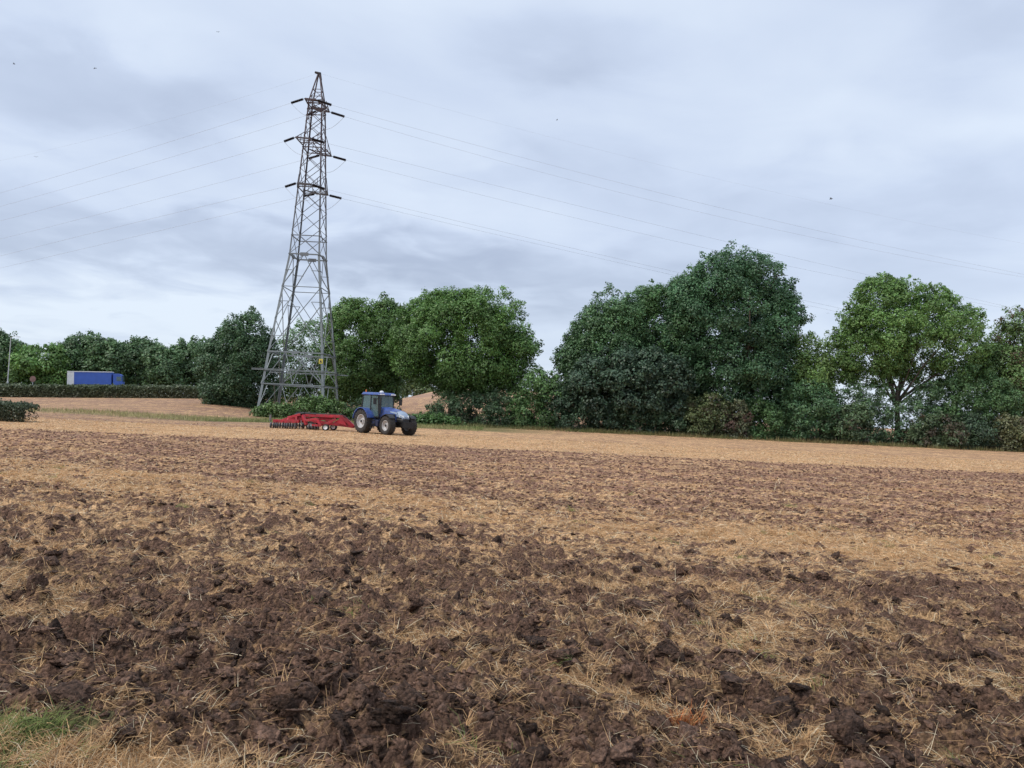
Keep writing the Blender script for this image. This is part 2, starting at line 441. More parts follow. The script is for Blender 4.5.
o = clods('soil_crumbs', 2, 36000, 3.3, 30, .007, .022, 2, .85); tag(o, 'small dark crumbs of soil strewn between the clods', 'soil crumbs')

def mid_clods():
    T, Fc = clod_templates(1, 10, 9); n = 60000
    y = 14+(60-14)*rng.random(n)**1.25; x = (rng.random(n)*2-1)*(y*.74+1); S, far, head = straw_cover(x, y)
    k = (rng.random(n) < np.clip(1.1-S*1.3, .03, 1)*(1-.93*head)); x, y = x[k][:30000], y[k][:30000]; n = len(x); h = field_height(x, y)[0]
    s = rng.uniform(.022, .06, n)*np.interp(y, [14, 60], [.8, 1.3]); W = np.stack(T)[rng.integers(0, len(T), n)]
    a = rng.random(n)*6.283; ca, sa = np.cos(a)[:, None], np.sin(a)[:, None]
    X = (W[..., 0]*ca-W[..., 1]*sa)*1.3; Y = W[..., 0]*sa+W[..., 1]*ca; Z = W[..., 2]*.8
    V = np.stack([X, Y, Z], -1)*s[:, None, None]+np.stack([x, y, h], -1)[:, None, :]
    m = V.shape[1]; Fq = (Fc[None]+(np.arange(n)*m)[:, None, None]).reshape(-1, 3)
    C = np.repeat(SOIL_F*rng.uniform(.3, 1.15, (n, 1)), m, 0)
    tag(mesh_np('distant_clods', V.reshape(-1, 3), Fq, M_clod, colors=C), 'small clods across the reddish middle of the worked field', 'soil clods', kind='stuff')

def blades(P, D, L, W, bend, lift, C):
    """ribbons of 3 stations: P base (n,3), D horizontal dir (n,2), lift = initial slope"""
    n = len(P); D3 = np.concatenate([D, np.zeros((n, 1))], 1)
    side = np.stack([-D[:, 1], D[:, 0], np.zeros(n)], -1)
    roll = rng.uniform(-1, 1, n)[:, None]; side = side*np.sqrt(1-(roll*.8)**2)+np.array([0, 0, 1.])*roll*.8
    st = []
    for t in (0., .5, 1.):
        p = P+D3*(L*t)[:, None]+np.array([0, 0, 1.])*((lift*t-bend*t*t)*L)[:, None]
        w = (W*(1-.75*t))[:, None]*side*.5
        st += [p-w, p+w]
    V = np.stack(st, 1).reshape(-1, 3)
    b = np.arange(n)[:, None]*6
    Fq = np.concatenate([b+np.array([0, 1, 3, 2]), b+np.array([2, 3, 5, 4])], 0)
    return V, Fq, np.repeat(C, 6, 0)
def straw_color(n):
    t = rng.random((n, 1)); c = np.array((.80, .53, .27))*t+np.array((.52, .31, .155))*(1-t)
    red = rng.random(n) < .12; c[red] = np.array((.40, .22, .11))
    pale = rng.random(n) < .15; c[pale] = np.array((.84, .72, .50))
    return c*rng.uniform(.6, 1.15, (n, 1))
def lying_straw():
    x, y = scatter_pts(700000, 3.3, 34, .85)
    S, far, head = straw_cover(x, y)
    n2 = fbm(x*3.5, y*6, 211, 3)-.5
    keep = rng.random(len(x)) < np.clip((S-.40)*2.6+n2*3.2+(fbm(x*9, y*12, 217, 2)-.5)*1.8, .075, .95)*np.interp(y, [3, 12, 34], [.8, .75, .5])
    x, y, S = x[keep], y[keep], S[keep]; n = len(x)
    h = field_height(x, y)[0]
    a = 6.283*2*vn(x*3, y*3, 77)+rng.normal(0, .8, n); D = np.stack([np.cos(a), np.sin(a)], -1)
    L = rng.uniform(.03, .20, n)*np.interp(y, [3, 30], [.9, 1.6]); W = rng.uniform(.0018, .0042, n)*np.interp(y, [3, 10, 34], [1, 1.7, 5])
    lift = rng.normal(.15, .35, n); bend = lift*.6+rng.normal(.1, .3, n)
    P = np.stack([x, y, h+rng.uniform(.0, .03, n)*np.clip(S*1.5,.3,1)], -1)
    C = straw_color(n)*np.interp(y, [3, 12], [.85, 1.])[:, None]
    V, Fq, C = blades(P, D, L, W, bend, lift, C*1.1)
    tag(mesh_np('straw', V, Fq, M_straw, colors=C), 'loose cut straw lying over the worked soil', 'straw', kind='stuff')
lying_straw()
mid_clods()
def mid_stubble():
    n = 150000; y = 13+(62-13)*rng.random(n)**1.2; x = (rng.random(n)*2-1)*(y*.74+1); S, far, head = straw_cover(x, y)
    n2 = fbm(x*3.5, y*6, 211, 3)-.5
    k = rng.random(n) < np.clip((S-.30)*1.6+n2*2.6+head*.3, .10, .9); x, y = x[k], y[k]; n = len(x); h = field_height(x, y)[0]
    a = rng.random(n)*6.283; D = np.stack([np.cos(a), np.sin(a)], -1); lift = rng.uniform(.1, 1.1, n)
    C = straw_color(n)*1.05
    V, Fq, C = blades(np.stack([x, y, h], -1), D, rng.uniform(.06, .16, n), np.interp(y, [13, 62], [.009, .03])*rng.uniform(.6, 1.4, n), lift*.7, lift, C)
    tag(mesh_np('stubble', V, Fq, M_straw, colors=C), 'pale cut stubble stalks across the middle of the field', 'stubble', kind='stuff')
mid_stubble()
def tufts():
    # dry grass / stubble tufts
    x, y = scatter_pts(14000, 3.4, 26, .85)
    S, far, head = straw_cover(x, y)
    keep = rng.random(len(x)) < np.clip((S-.42)*1.1, .04, .45); x, y = x[keep], y[keep]
    gx = rng.uniform(-4.2, -1.0, 420); gy = rng.uniform(3.7, 5., 420); k = gy+.25*(gx+3.) < 4.45; x = np.concatenate([x, gx[k]]); y = np.concatenate([y, gy[k]])
    m = len(x); per = rng.integers(14, 44, m); idx = np.repeat(np.arange(m), per); n = len(idx)
    rad = rng.uniform(.02, .09, m)[idx]
    bx = x[idx]+rng.normal(0, 1, n)*rad; by = y[idx]+rng.normal(0, 1, n)*rad*.7
    h = field_height(bx, by)[0]
    lean = (rng.random(m)*6.283)[idx]; a = lean+rng.normal(0, .8, n); D = np.stack([np.cos(a), np.sin(a)], -1)
    L = rng.uniform(.05, .17, n)*rng.uniform(.6, 1.4, m)[idx]; W = rng.uniform(.002, .0045, n)*np.interp(by, [3, 10, 26], [1, 1.6, 4])
    lift = rng.uniform(.3, 1.9, n)*np.interp(by, [3, 25], [1, .7]); bend = lift*rng.uniform(.4, 1., n)
    C = straw_color(n)*rng.uniform(.8, 1.15, m)[idx][:, None]
    g = (grassiness(bx, by) > .5) | (rng.random(m)[idx] < .05)
    C[g] = np.array((.20, .25, .07))*rng.uniform(.6, 1.3, (g.sum(), 1))
    V, Fq, C = blades(np.stack([bx, by, h], -1), D, L, W, bend, lift, C)
    tag(mesh_np('dry_grass', V, Fq, M_straw, colors=C), 'dry bleached grass and stubble tufts poking out of the turned soil', 'dry grass', kind='stuff')
tufts()
def orange_tuft():
    c = at(685, 716, 5.0); n = 340
    p = at(685, 716, 4.78); cx, cy = p.x, p.y
    bx = cx+rng.normal(0, .05, n); by = cy+rng.normal(0, .03, n); h = field_height(bx, by)[0]
    a = rng.random(n)*6.283; D = np.stack([np.cos(a), np.sin(a)], -1)
    C = np.array((.50, .17, .06))*rng.uniform(.35, 1.3, (n, 1)); C[:110] = np.array((.62, .36, .16))*rng.uniform(.6, 1.1, (110, 1))
    V, Fq, C = blades(np.stack([bx, by, h-.01], -1), D, rng.uniform(.04, .10, n), rng.uniform(.004, .009, n), rng.uniform(.2, 1., n), rng.uniform(.5, 1.9, n), C)
    tag(mesh_np('dead_weed', V, Fq, M_straw, colors=C), 'orange-brown dead weed tuft lying on dark soil', 'dead weed')
orange_tuft()
def far_grass():
    n = 62000
    x = rng.uniform(-60, -3, n); y = rng.uniform(62, 97, n)
    keep = rng.random(n) < grassiness(x, y)*np.clip(.35+1.2*(fbm(x*.4, y*.4, 95, 3)-.3)+.5*sst(-34, -22, x), .05, 1); x, y = x[keep], y[keep]; n = len(x)
    h = terrain(x, y); a = rng.random(n)*6.283; D = np.stack([np.cos(a), np.sin(a)], -1)
    t = np.clip(fbm(x*.3, y*.3, 91, 3)*1.6-.1+.8*sst(-24, -34, x), 0, 1)[:, None]
    C = (np.array((.36, .33, .15))*t+np.array((.11, .19, .045))*(1-t))*rng.uniform(.6, 1.3, (n, 1))
    lift = rng.uniform(1, 4, n)
    V, Fq, C = blades(np.stack([x, y, h], -1), D, rng.uniform(.06, .15, n), rng.uniform(.03, .06, n), lift*.3, lift, C)
    tag(mesh_np('long_grass', V, Fq, M_straw, colors=C), 'long green and yellow grass around the foot of the pylon', 'grass', kind='stuff')
far_grass()

def rough_margin():
    n = 30000; x = rng.uniform(-14, 72, n); y = rng.normal(93.6, 1.0, n)+.8*(fbm(x*.3, x*.1, 88, 3)-.5)*2
    k = rng.random(n) < np.clip(.2+2*(fbm(x*.35, y*.2, 89, 3)-.3), .1, 1); x, y = x[k], y[k]; n = len(x)
    a = rng.random(n)*6.283; D = np.stack([np.cos(a), np.sin(a)], -1); t = fbm(x*.5, y*.5, 93, 3)[:, None]
    C = (np.array((.30, .22, .11))*t+np.array((.09, .14, .045))*(1-t))*rng.uniform(.5, 1.3, (n, 1)); lift = rng.uniform(1, 5, n)
    V, Fq, C = blades(np.stack([x, y, terrain(x, y)], -1), D, rng.uniform(.06, .2, n), rng.uniform(.03, .07, n), lift*.3, lift, C)
    tag(mesh_np('rough_grass', V, Fq, M_straw, colors=C), 'rough weedy grass growing along the foot of the right-hand hedge', 'grass', kind='stuff')
rough_margin()

# ------------------------------------------------------------------ trees
def leaves_on_lobes(lobes, dens, size, color, seed, var=.22, tint=None, hollow=.2):
    g = np.random.default_rng(seed)
    lobes = np.array(lobes); nl = len(lobes)
    r = lobes[:, 3]; cnt = (dens*12.57*r*r).astype(int)+8
    idx = np.repeat(np.arange(nl), cnt); n = len(idx)
    d = g.normal(size=(n, 3)); d /= np.linalg.norm(d, axis=1)[:, None]
    # fewer leaves underneath
    flip = (d[:, 2] < -.2) & (g.random(n) < .5); d[flip, 2] *= -1
    # sprays: directions snap towards random twigs so surface is lumpy
    k = 16; tw = g.normal(size=(nl, k, 3)); tw /= np.linalg.norm(tw, axis=2)[..., None]
    ch = g.integers(0, k, n); t = tw[idx, ch]; d = d*.55+t; d /= np.linalg.norm(d, axis=1)[:, None]
    rad = r[idx]*(1-hollow*g.random(n)**1.5)*(.72+.52*g.random((nl, k))[idx, ch])
    sq = np.array([1, 1, .85])
    C = lobes[idx, :3]+d*rad[:, None]*sq+g.normal(0, size*.35, (n, 3))
    nr = d*.8+np.array([0, 0, .45])+g.normal(0, .45, (n, 3)); nr /= np.linalg.norm(nr, axis=1)[:, None]
    a = g.normal(size=(n, 3)); t1 = np.cross(nr, a); t1 /= np.linalg.norm(t1, axis=1)[:, None]; t2 = np.cross(nr, t1)
    s = size*g.uniform(.55, 1.3, n)[:, None]
    V = np.stack([C-t1*s*.62, C-t2*s*.36+t1*s*.05, C+t1*s*.62, C+t2*s*.36+t1*s*.05], 1).reshape(-1, 3)
    Fq = np.arange(n*4).reshape(n, 4)
    base = np.array(color)*GAIN
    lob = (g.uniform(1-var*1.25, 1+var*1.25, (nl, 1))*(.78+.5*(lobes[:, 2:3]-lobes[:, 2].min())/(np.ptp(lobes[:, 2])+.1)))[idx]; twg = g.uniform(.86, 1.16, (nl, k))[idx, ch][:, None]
    cc = base*lob*twg*g.uniform(.86, 1.14, (n, 1))*(1+g.normal(0, .05, (n, 3)))
    if tint is not None:
        m = (g.random(nl) < tint[1])[idx]; cc[m] = np.array(tint[0])*lob[m]*g.uniform(.7, 1.3, (m.sum(), 1))
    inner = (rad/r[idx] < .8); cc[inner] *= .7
    return V, Fq, np.repeat(np.clip(cc, 0, 1), 4, 0)
def inside(poly, x, y):
    c = False; n = len(poly)
    for i in range(n):
        x1, y1 = poly[i]; x2, y2 = poly[(i+1) % n]
        if (y1 > y) != (y2 > y) and x < (x2-x1)*(y-y1)/(y2-y1)+x1: c = not c
    return c
def edge_dist(poly, x, y):
    m = 1e9; n = len(poly)
    for i in range(n):
        ax, ay = poly[i]; bx, by = poly[(i+1) % n]; dx, dy = bx-ax, by-ay
        t = max(0, min(1, ((x-ax)*dx+(y-ay)*dy)/(dx*dx+dy*dy+1e-9)))
        m = min(m, math.hypot(x-ax-dx*t, y-ay-dy*t))
    return m
def make_lobes(polyw, nl, rmin, rmax, depth, rnd, holes=()):
    """polyw: crown outline in (x,z) metres around the tree's own base"""
    xs = [p[0] for p in polyw]; zs = [p[1] for p in polyw]; L = []
    tries = 0
    while len(L) < nl and tries < nl*60:
        tries += 1
        x = rnd.uniform(min(xs), max(xs)); z = rnd.uniform(min(zs), max(zs))
        if not inside(polyw, x, z): continue
        D = edge_dist(polyw, x, z)
        if D < rmin*.55: continue
        if any(((x-hx)/hr)**2+((z-hz)/hv)**2 < 1 for hx, hz, hr, hv in holes): continue
        r = min(D, rnd.uniform(rmin, rmax))
        if r < rmin*.7: r = rmin*.7
        th = min(depth, D*1.15)
        y = rnd.uniform(-1, 1)*max(0, th-r*.5)
        L.append((x, y, z, r))
    # sprays of twigs breaking the outline
    per = []
    for i in range(len(polyw)):
        a_, b_ = polyw[i], polyw[(i+1) % len(polyw)]; per.append(math.hypot(b_[0]-a_[0], b_[1]-a_[1]))
    cx_ = sum(xs)/len(xs); cz_ = sum(zs)/len(zs); n_ = int(sum(per)*(1.25 if rmin > .6 else 1.6))
    for _ in range(n_):
        i = rnd.choices(range(len(polyw)), per)[0]; t = rnd.random(); a_, b_ = polyw[i], polyw[(i+1) % len(polyw)]
        x = a_[0]+(b_[0]-a_[0])*t; z = a_[1]+(b_[1]-a_[1])*t
        if z < (max(zs)*.12): continue
        k = rnd.uniform(-1.2, .3)*min(1, rmin); d = math.hypot(x-cx_, z-cz_)+.01
        if any(((x-hx)/hr)**2+((z-hz)/hv)**2 < 1 for hx, hz, hr, hv in holes): continue
        L.append((x+(x-cx_)/d*k, rnd.uniform(-1.6, 1.6)*min(1, rmin), z+(z-cz_)/d*k, rnd.uniform(.28, .8)*min(1, rmin)))
    return L
def world_poly(poly, Y, bx, bz):
    out = []
    for (px, py) in poly:
        p = at(px, py, Y); out.append((p.x-bx, p.z-bz))
    return out
def tree(name, label, cat, Y, bpx, poly, nl, rr, color, group=None, dens=9, leaf=.3, depth=4.5, trunk_r=.35, trunk_h=.45, holes=(), var=.22, tint=None, part='crown', stem='trunk', limbs=9, seed=None):
    global _s
    _s += 1; seed = seed or _s; rnd = random.Random(seed*31+5)
    bx = at(bpx, 400, Y).x; bz = float(terrain(bx, Y))
    t = empty(name, (bx, Y, bz)); tag(t, label, cat, group)
    if name == 'roadside_tree':
        mx_ = sum(p[0] for p in poly)/len(poly); poly = [(mx_+(p[0]-mx_)*1.3, p[1]-(1 if p[1] < 380 else 0)) for p in poly]; nl = int(nl*1.5)
    pw = world_poly(poly, Y, bx, bz)
    hw = []
    for (hx, hy, hr, hv) in holes:
        p = at(hx, hy, Y); hw.append((p.x-bx, p.z-bz, hr*Y/F_PX, hv*Y/F_PX))
    L = make_lobes(pw, nl, rr[0], rr[1], depth, rnd, hw)
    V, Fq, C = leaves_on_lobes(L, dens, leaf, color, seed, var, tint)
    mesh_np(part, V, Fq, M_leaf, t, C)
    # trunk and limbs
    top = max(p[1] for p in pw); th = top*trunk_h
    b = MB(); cx = rnd.uniform(-.3, .3)
    pts = [(0, 0, -.3), (.05, 0, th*.35), (cx*.6, .1, th*.7), (cx, .0, th)]
    b.tube(pts, [trunk_r*1.5, trunk_r*1.05, trunk_r*.9, trunk_r*.75], 10)
    src = sorted(L, key=lambda l: -l[3])
    rnd.shuffle(src)
    for l in src[:limbs]:
        s0 = Vector((cx*.8, .05, th*rnd.uniform(.6, 1.0))); e = Vector(l[:3])
        m1 = s0.lerp(e, .45)+Vector((rnd.uniform(-.4, .4), rnd.uniform(-.3, .3), abs(e.x-s0.x)*.12))
        b.tube([s0, s0.lerp(m1, .5)+Vector((0, 0, -.1)), m1, e], [trunk_r*.5, trunk_r*.36, trunk_r*.24, trunk_r*.08], 6)
        for _ in range(3):
            q = m1.lerp(e, rnd.random()); q2 = q+Vector((rnd.uniform(-1.6, 1.6), rnd.uniform(-1.2, 1.2), rnd.uniform(-.2, 1.6)))
            b.tube([q, q.lerp(q2, .5)+Vector((0, 0, .15)), q2], [trunk_r*.14, trunk_r*.1, trunk_r*.04], 5)
    b.build(stem, M_bark, t, smooth=True)
    return t
_s = 100
G_DK = (.046, .082, .036); G_MD = (.068, .125, .036); G_LT = (.062, .115, .038); G_OAK = (.055, .105, .028); G_FAR = (.052, .09, .040)
GAIN = 2.25
gl = 'trees in the line behind the road'
# line of trees beyond the road, far left
tree('roadside_tree', 'dark tree with a pointed top at the far left, behind the lamp post', 'tree', 150, 5, [(-22,388),(-20,352),(-8,340),(3,331),(12,337),(22,346),(30,360),(31,388)], 60, (1., 2.2), G_DK, gl, dens=7.5, leaf=.42)
tree('roadside_tree', 'brighter green rounded tree between two dark ones left of the blue lorry', 'tree', 148, 42, [(18,388),(18,356),(28,347),(40,345),(52,343),(62,350),(66,362),(66,388)], 60, (1., 2.), G_MD, gl, dens=7.5, leaf=.42)
tree('roadside_tree', 'dark twin-peaked tree rising straight above the rear of the blue lorry', 'tree', 152, 80, [(56,388),(60,356),(68,342),(78,334),(86,338),(92,334),(99,342),(103,360),(102,388)], 65, (1., 2.2), G_DK, gl, dens=7.5, leaf=.42)
tree('roadside_tree', 'dark domed tree behind the cab of the blue lorry', 'tree', 149, 108, [(92,388),(92,352),(98,341),(107,337),(114,341),(121,350),(126,388)], 55, (1., 2.), G_FAR, gl, dens=7.5, leaf=.42)
tree('roadside_tree', 'broad round tree just right of the blue lorry', 'tree', 151, 140, [(118,388),(119,352),(128,342),(138,337),(148,339),(158,348),(162,388)], 65, (1., 2.2), G_DK, gl, dens=7.5, leaf=.42)
tree('roadside_tree', 'lower mid green tree filling the dip in the line', 'tree', 148, 168, [(150,390),(150,356),(158,347),(168,348),(178,352),(182,390)], 50, (1., 2.), G_FAR, gl, dens=7.5, leaf=.42)
tree('roadside_tree', 'dark tree at the right end of the line, beside the bushy tree', 'tree', 152, 195, [(172,392),(174,354),(183,344),(193,340),(204,342),(216,352),(222,392)], 60, (1., 2.2), G_DK, gl, dens=7.5, leaf=.42)
# around the pylon
tree('bushy_tree', 'dark bushy tree with foliage down to the ground, left of the pylon', 'tree', 106, 238, [(203,410),(198,380),(199,350),(210,338),(221,327),(232,316),(240,314),(252,305),(262,316),(270,328),(276,340),(281,362),(280,410)], 230, (.8, 1.9), (.038,.072,.034), dens=14.5, leaf=.24, trunk_r=.25, limbs=6)
tree('tree', 'light green tree seen through the legs of the pylon', 'tree', 116, 306, [(268,405),(270,350),(280,334),(296,324),(312,318),(326,322),(336,334),(340,405)], 110, (.9, 2.), G_LT, dens=10, leaf=.24, trunk_r=.3)
tree('tree', 'tall leafy tree immediately right of the pylon and behind the tractor', 'tree', 108, 366, [(322,408),(320,345),(326,318),(338,303),(352,297),(362,297),(373,304),(384,296),(394,300),(404,304),(414,320),(414,350),(404,386),(398,408)], 300, (.9, 2.1), (.058,.105,.03), dens=14.5, leaf=.24, depth=5)
tree('oak_tree', 'broad oak with a low overhanging crown right of the tractor', 'tree', 101, 452,
     [(392,372),(388,340),(398,312),(412,299),(428,291),(446,286),(456,290),(470,287),(488,288),(503,291),(520,300),(528,314),(533,332),(540,348),(538,362),(528,372),(520,395),(470,400),(440,398),(425,388),(405,383)],
     380, (.9, 2.1), G_OAK, dens=14.5, leaf=.235, depth=6, trunk_r=.45, trunk_h=.35, limbs=14, holes=((447,318,3,3),(497,345,3.5,3),(513,322,3,3)))
# right-hand group
tree('tree', 'rounded mid green tree on the left slope of the big tree group', 'tree', 101, 610, [(556,420),(556,352),(566,330),(578,316),(592,300),(603,290),(612,285),(620,292),(632,290),(644,304),(650,340),(650,420)], 280, (.9, 2.), (.042,.082,.034), dens=14.5, leaf=.24, depth=5)
tree('tree', 'green tree between the rounded tree and the tallest tree', 'tree', 103, 660, [(626,420),(626,300),(638,285),(650,281),(662,283),(672,280),(690,268),(706,290),(712,420)], 300, (.9, 2.1), (.045,.09,.034), dens=14.5, leaf=.24, depth=5)
tree('elder_tree', 'low purplish dark tree in the shade under the rounded tree', 'tree', 96, 625, [(566,425),(562,382),(575,362),(600,350),(630,344),(660,348),(684,360),(694,382),(688,425)], 150, (.8, 1.7), (.030,.052,.032), dens=14.5, leaf=.3, depth=3.4, trunk_r=.2)
tree('maple_tree', 'tallest dark green domed tree, the highest point of the tree line', 'tree', 100, 742,
     [(664,425),(660,330),(670,286),(684,276),(695,265),(704,252),(720,250),(736,247),(752,249),(766,252),(778,260),(788,271),(792,284),(800,298),(806,316),(803,330),(796,345),(800,380),(800,425)],
     400, (1., 2.2), (.034,.074,.034), dens=14.5, leaf=.25, depth=7, trunk_r=.5, limbs=14, holes=((696,297,3,3),(758,313,3,3),(700,362,5,3)))
tree('tree', 'pale yellowish green small tree between the tallest tree and the open-crowned tree', 'tree', 99, 808, [(782,432),(782,372),(790,340),(802,333),(815,332),(826,338),(832,350),(836,390),(836,432)], 110, (.8, 1.7), (.07,.115,.034), dens=14.5, leaf=.235, depth=3.6, trunk_r=.2)
tree('open_crowned_tree', 'free-standing tree with pale forked trunk and sky showing through its crown', 'tree', 99, 898,
     [(822,362),(828,338),(840,322),(842,306),(852,300),(856,285),(868,277),(886,273),(900,278),(914,280),(926,286),(940,284),(954,290),(964,304),(978,308),(987,316),(984,332),(994,352),(990,378),(955,392),(925,392),(905,380),(880,390),(845,386),(824,378)],
     560, (.55, 1.5), (.068,.122,.034), dens=14.5, leaf=.23, depth=5.5, trunk_r=.30, trunk_h=.34, limbs=20, holes=((861,358,11,8),(932,377,12,7),(945,352,4,3)), seed=77)
tree('tree', 'tree cut by the right edge of the photo, with reddish tinged top', 'tree', 101, 1018, [(966,425),(972,356),(990,338),(998,318),(1010,308),(1024,305),(1042,312),(1060,330),(1070,425)], 190, (.8, 1.9), (.065,.11,.036), dens=14.5, leaf=.235, depth=4.5, tint=((.10,.07,.035), .15))
# hedge shrubs in front of the trees
def shrub(name, label, Y, poly, color, nl=70, rr=(.5, 1.15), dens=17, leaf=.23, tint=None, group=None, depth=2., cat='shrub'):
    rj = random.Random(len(label)*7+int(Y*10)); x0_, x1_ = min(p[0] for p in poly), max(p[0] for p in poly); mid_ = (x0_+x1_)/2
    if group == 'shrubs along the foot of the tree line':
        poly = [(p[0]+(p[0]-mid_)*.22, p[1]+(rj.uniform(-6, 5) if p[1] < 425 else 8)) for p in poly]; depth = 2.8
    xs = [p[0] for p in poly]
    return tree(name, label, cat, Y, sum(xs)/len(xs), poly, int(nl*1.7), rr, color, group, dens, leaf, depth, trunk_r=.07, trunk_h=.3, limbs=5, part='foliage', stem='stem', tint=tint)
gh = 'shrubs along the foot of the tree line'
shrub('hedge_shrub', 'green undergrowth below the oak crown beside its trunk', 98.5, [(436,428),(436,408),(450,398),(475,392),(500,394),(512,404),(514,430)], (.036,.062,.03), 80, group=gh)
shrub('hedge_shrub', 'light green rounded bush in the dip between the oak and the tree group', 98, [(508,431),(512,392),(522,376),(536,369),(552,371),(562,384),(566,431)], (.055,.10,.036), 90, group=gh)
shrub('hedge_shrub', 'very dark ivy-like hedge left of the elder', 97, [(548,432),(550,398),(562,390),(585,392),(605,396),(622,400),(624,434)], (.028,.05,.028), 80, group=gh)
shrub('hedge_shrub', 'dark green hedge between the elder and the yellowish bush', 96.5, [(610,434),(612,400),(635,396),(660,398),(688,402),(690,437)], (.034,.058,.03), 90, group=gh)
shrub('hedge_shrub', 'yellowish olive bush at the foot of the tallest tree', 95.5, [(680,437),(680,402),(695,394),(712,396),(724,404),(726,438)], (.062,.08,.034), 70, group=gh, tint=((.075,.065,.034), .15))
shrub('hedge_shrub', 'small bush with russet leaves right of the olive bush', 95, [(722,438),(722,410),(732,402),(742,404),(748,414),(748,439)], (.06,.068,.038), 45, group=gh, tint=((.085,.048,.036), .22))
shrub('hedge_shrub', 'fresh green bush right of the russet one', 96, [(742,439),(742,408),(756,398),(772,402),(786,410),(788,440)], (.05,.095,.036), 70, group=gh)
shrub('hedge_shrub', 'bluish green bush left of the open-crowned tree', 95.5, [(778,440),(776,402),(790,388),(808,384),(824,392),(832,408),(832,442)], (.045,.088,.04), 90, group=gh)
shrub('hedge_shrub', 'bush with dead brown flower heads left of the open-crowned tree trunk', 95, [(824,442),(824,412),(838,402),(856,404),(868,412),(870,445)], (.05,.078,.038), 75, group=gh, tint=((.09,.07,.05), .14))
shrub('hedge_shrub', 'dark green bush around the foot of the open-crowned tree', 97, [(846,444),(842,398),(858,382),(880,384),(900,392),(925,384),(944,386),(950,446)], (.042,.075,.036), 110, group=gh)
shrub('hedge_shrub', 'tall mid green bush between the open-crowned tree and the right edge', 97, [(930,446),(934,394),(950,378),(972,368),(995,374),(1010,390),(1012,448)], (.048,.09,.036), 130, group=gh)
shrub('hedge_shrub', 'low bramble with faded brown patches right of the forked trunk', 94.5, [(912,446),(914,424),(928,416),(950,418),(965,424),(966,448)], (.05,.072,.036), 60, group=gh, tint=((.095,.075,.05), .15))
shrub('hedge_shrub', 'very dark low bush right of the faded bramble', 95, [(958,448),(960,420),(976,412),(992,416),(1000,450)], (.030,.05,.028), 55, group=gh)
shrub('hedge_shrub', 'olive and brown bush at the right edge of the photo', 94.5, [(992,450),(994,424),(1008,416),(1030,418),(1050,426),(1052,452)], (.075,.08,.04), 65, group=gh, tint=((.075,.062,.036), .15))
gb = 'brambles around the pylon and tractor'
shrub('bramble_bush', 'bright green bramble heaped at the left foot of the pylon', 92, [(246,420),(250,408),(262,404),(278,402),(292,404),(298,420)], (.060,.10,.032), 60, (.3, .8), group=gb, cat='bush')
shrub('bramble_bush', 'taller green bramble inside the pylon legs, above the red implement', 94, [(286,420),(288,406),(300,398),(315,395),(330,398),(342,402),(352,410),(356,422)], (.060,.10,.032), 80, (.3, .85), group=gb, cat='bush')
shrub('bramble_bush', 'low grassy bramble just right of the tractor front wheels', 92, [(404,428),(404,416),(420,412),(438,414),(458,418),(470,428)], (.05,.095,.03), 60, (.3, .7), group=gb, cat='bush')
shrub('bramble_bush', 'dark bramble hidden partly behind the tractor cab', 95, [(344,422),(346,404),(360,400),(380,402),(400,408),(408,426)], (.03,.05,.024), 60, (.4, .8), group=gb, cat='bush')
# far shrubs on the hill behind the gap
tree('hillside_tree', 'pale far-off bushy tree on the hill, in the gap under the oak', 'tree', 232, 420, [(380,396),(384,380),(400,375),(430,374),(456,380),(470,384),(474,396)], 70, (1.2, 2.4), (.11, .15, .07), dens=4, leaf=.6, depth=3)

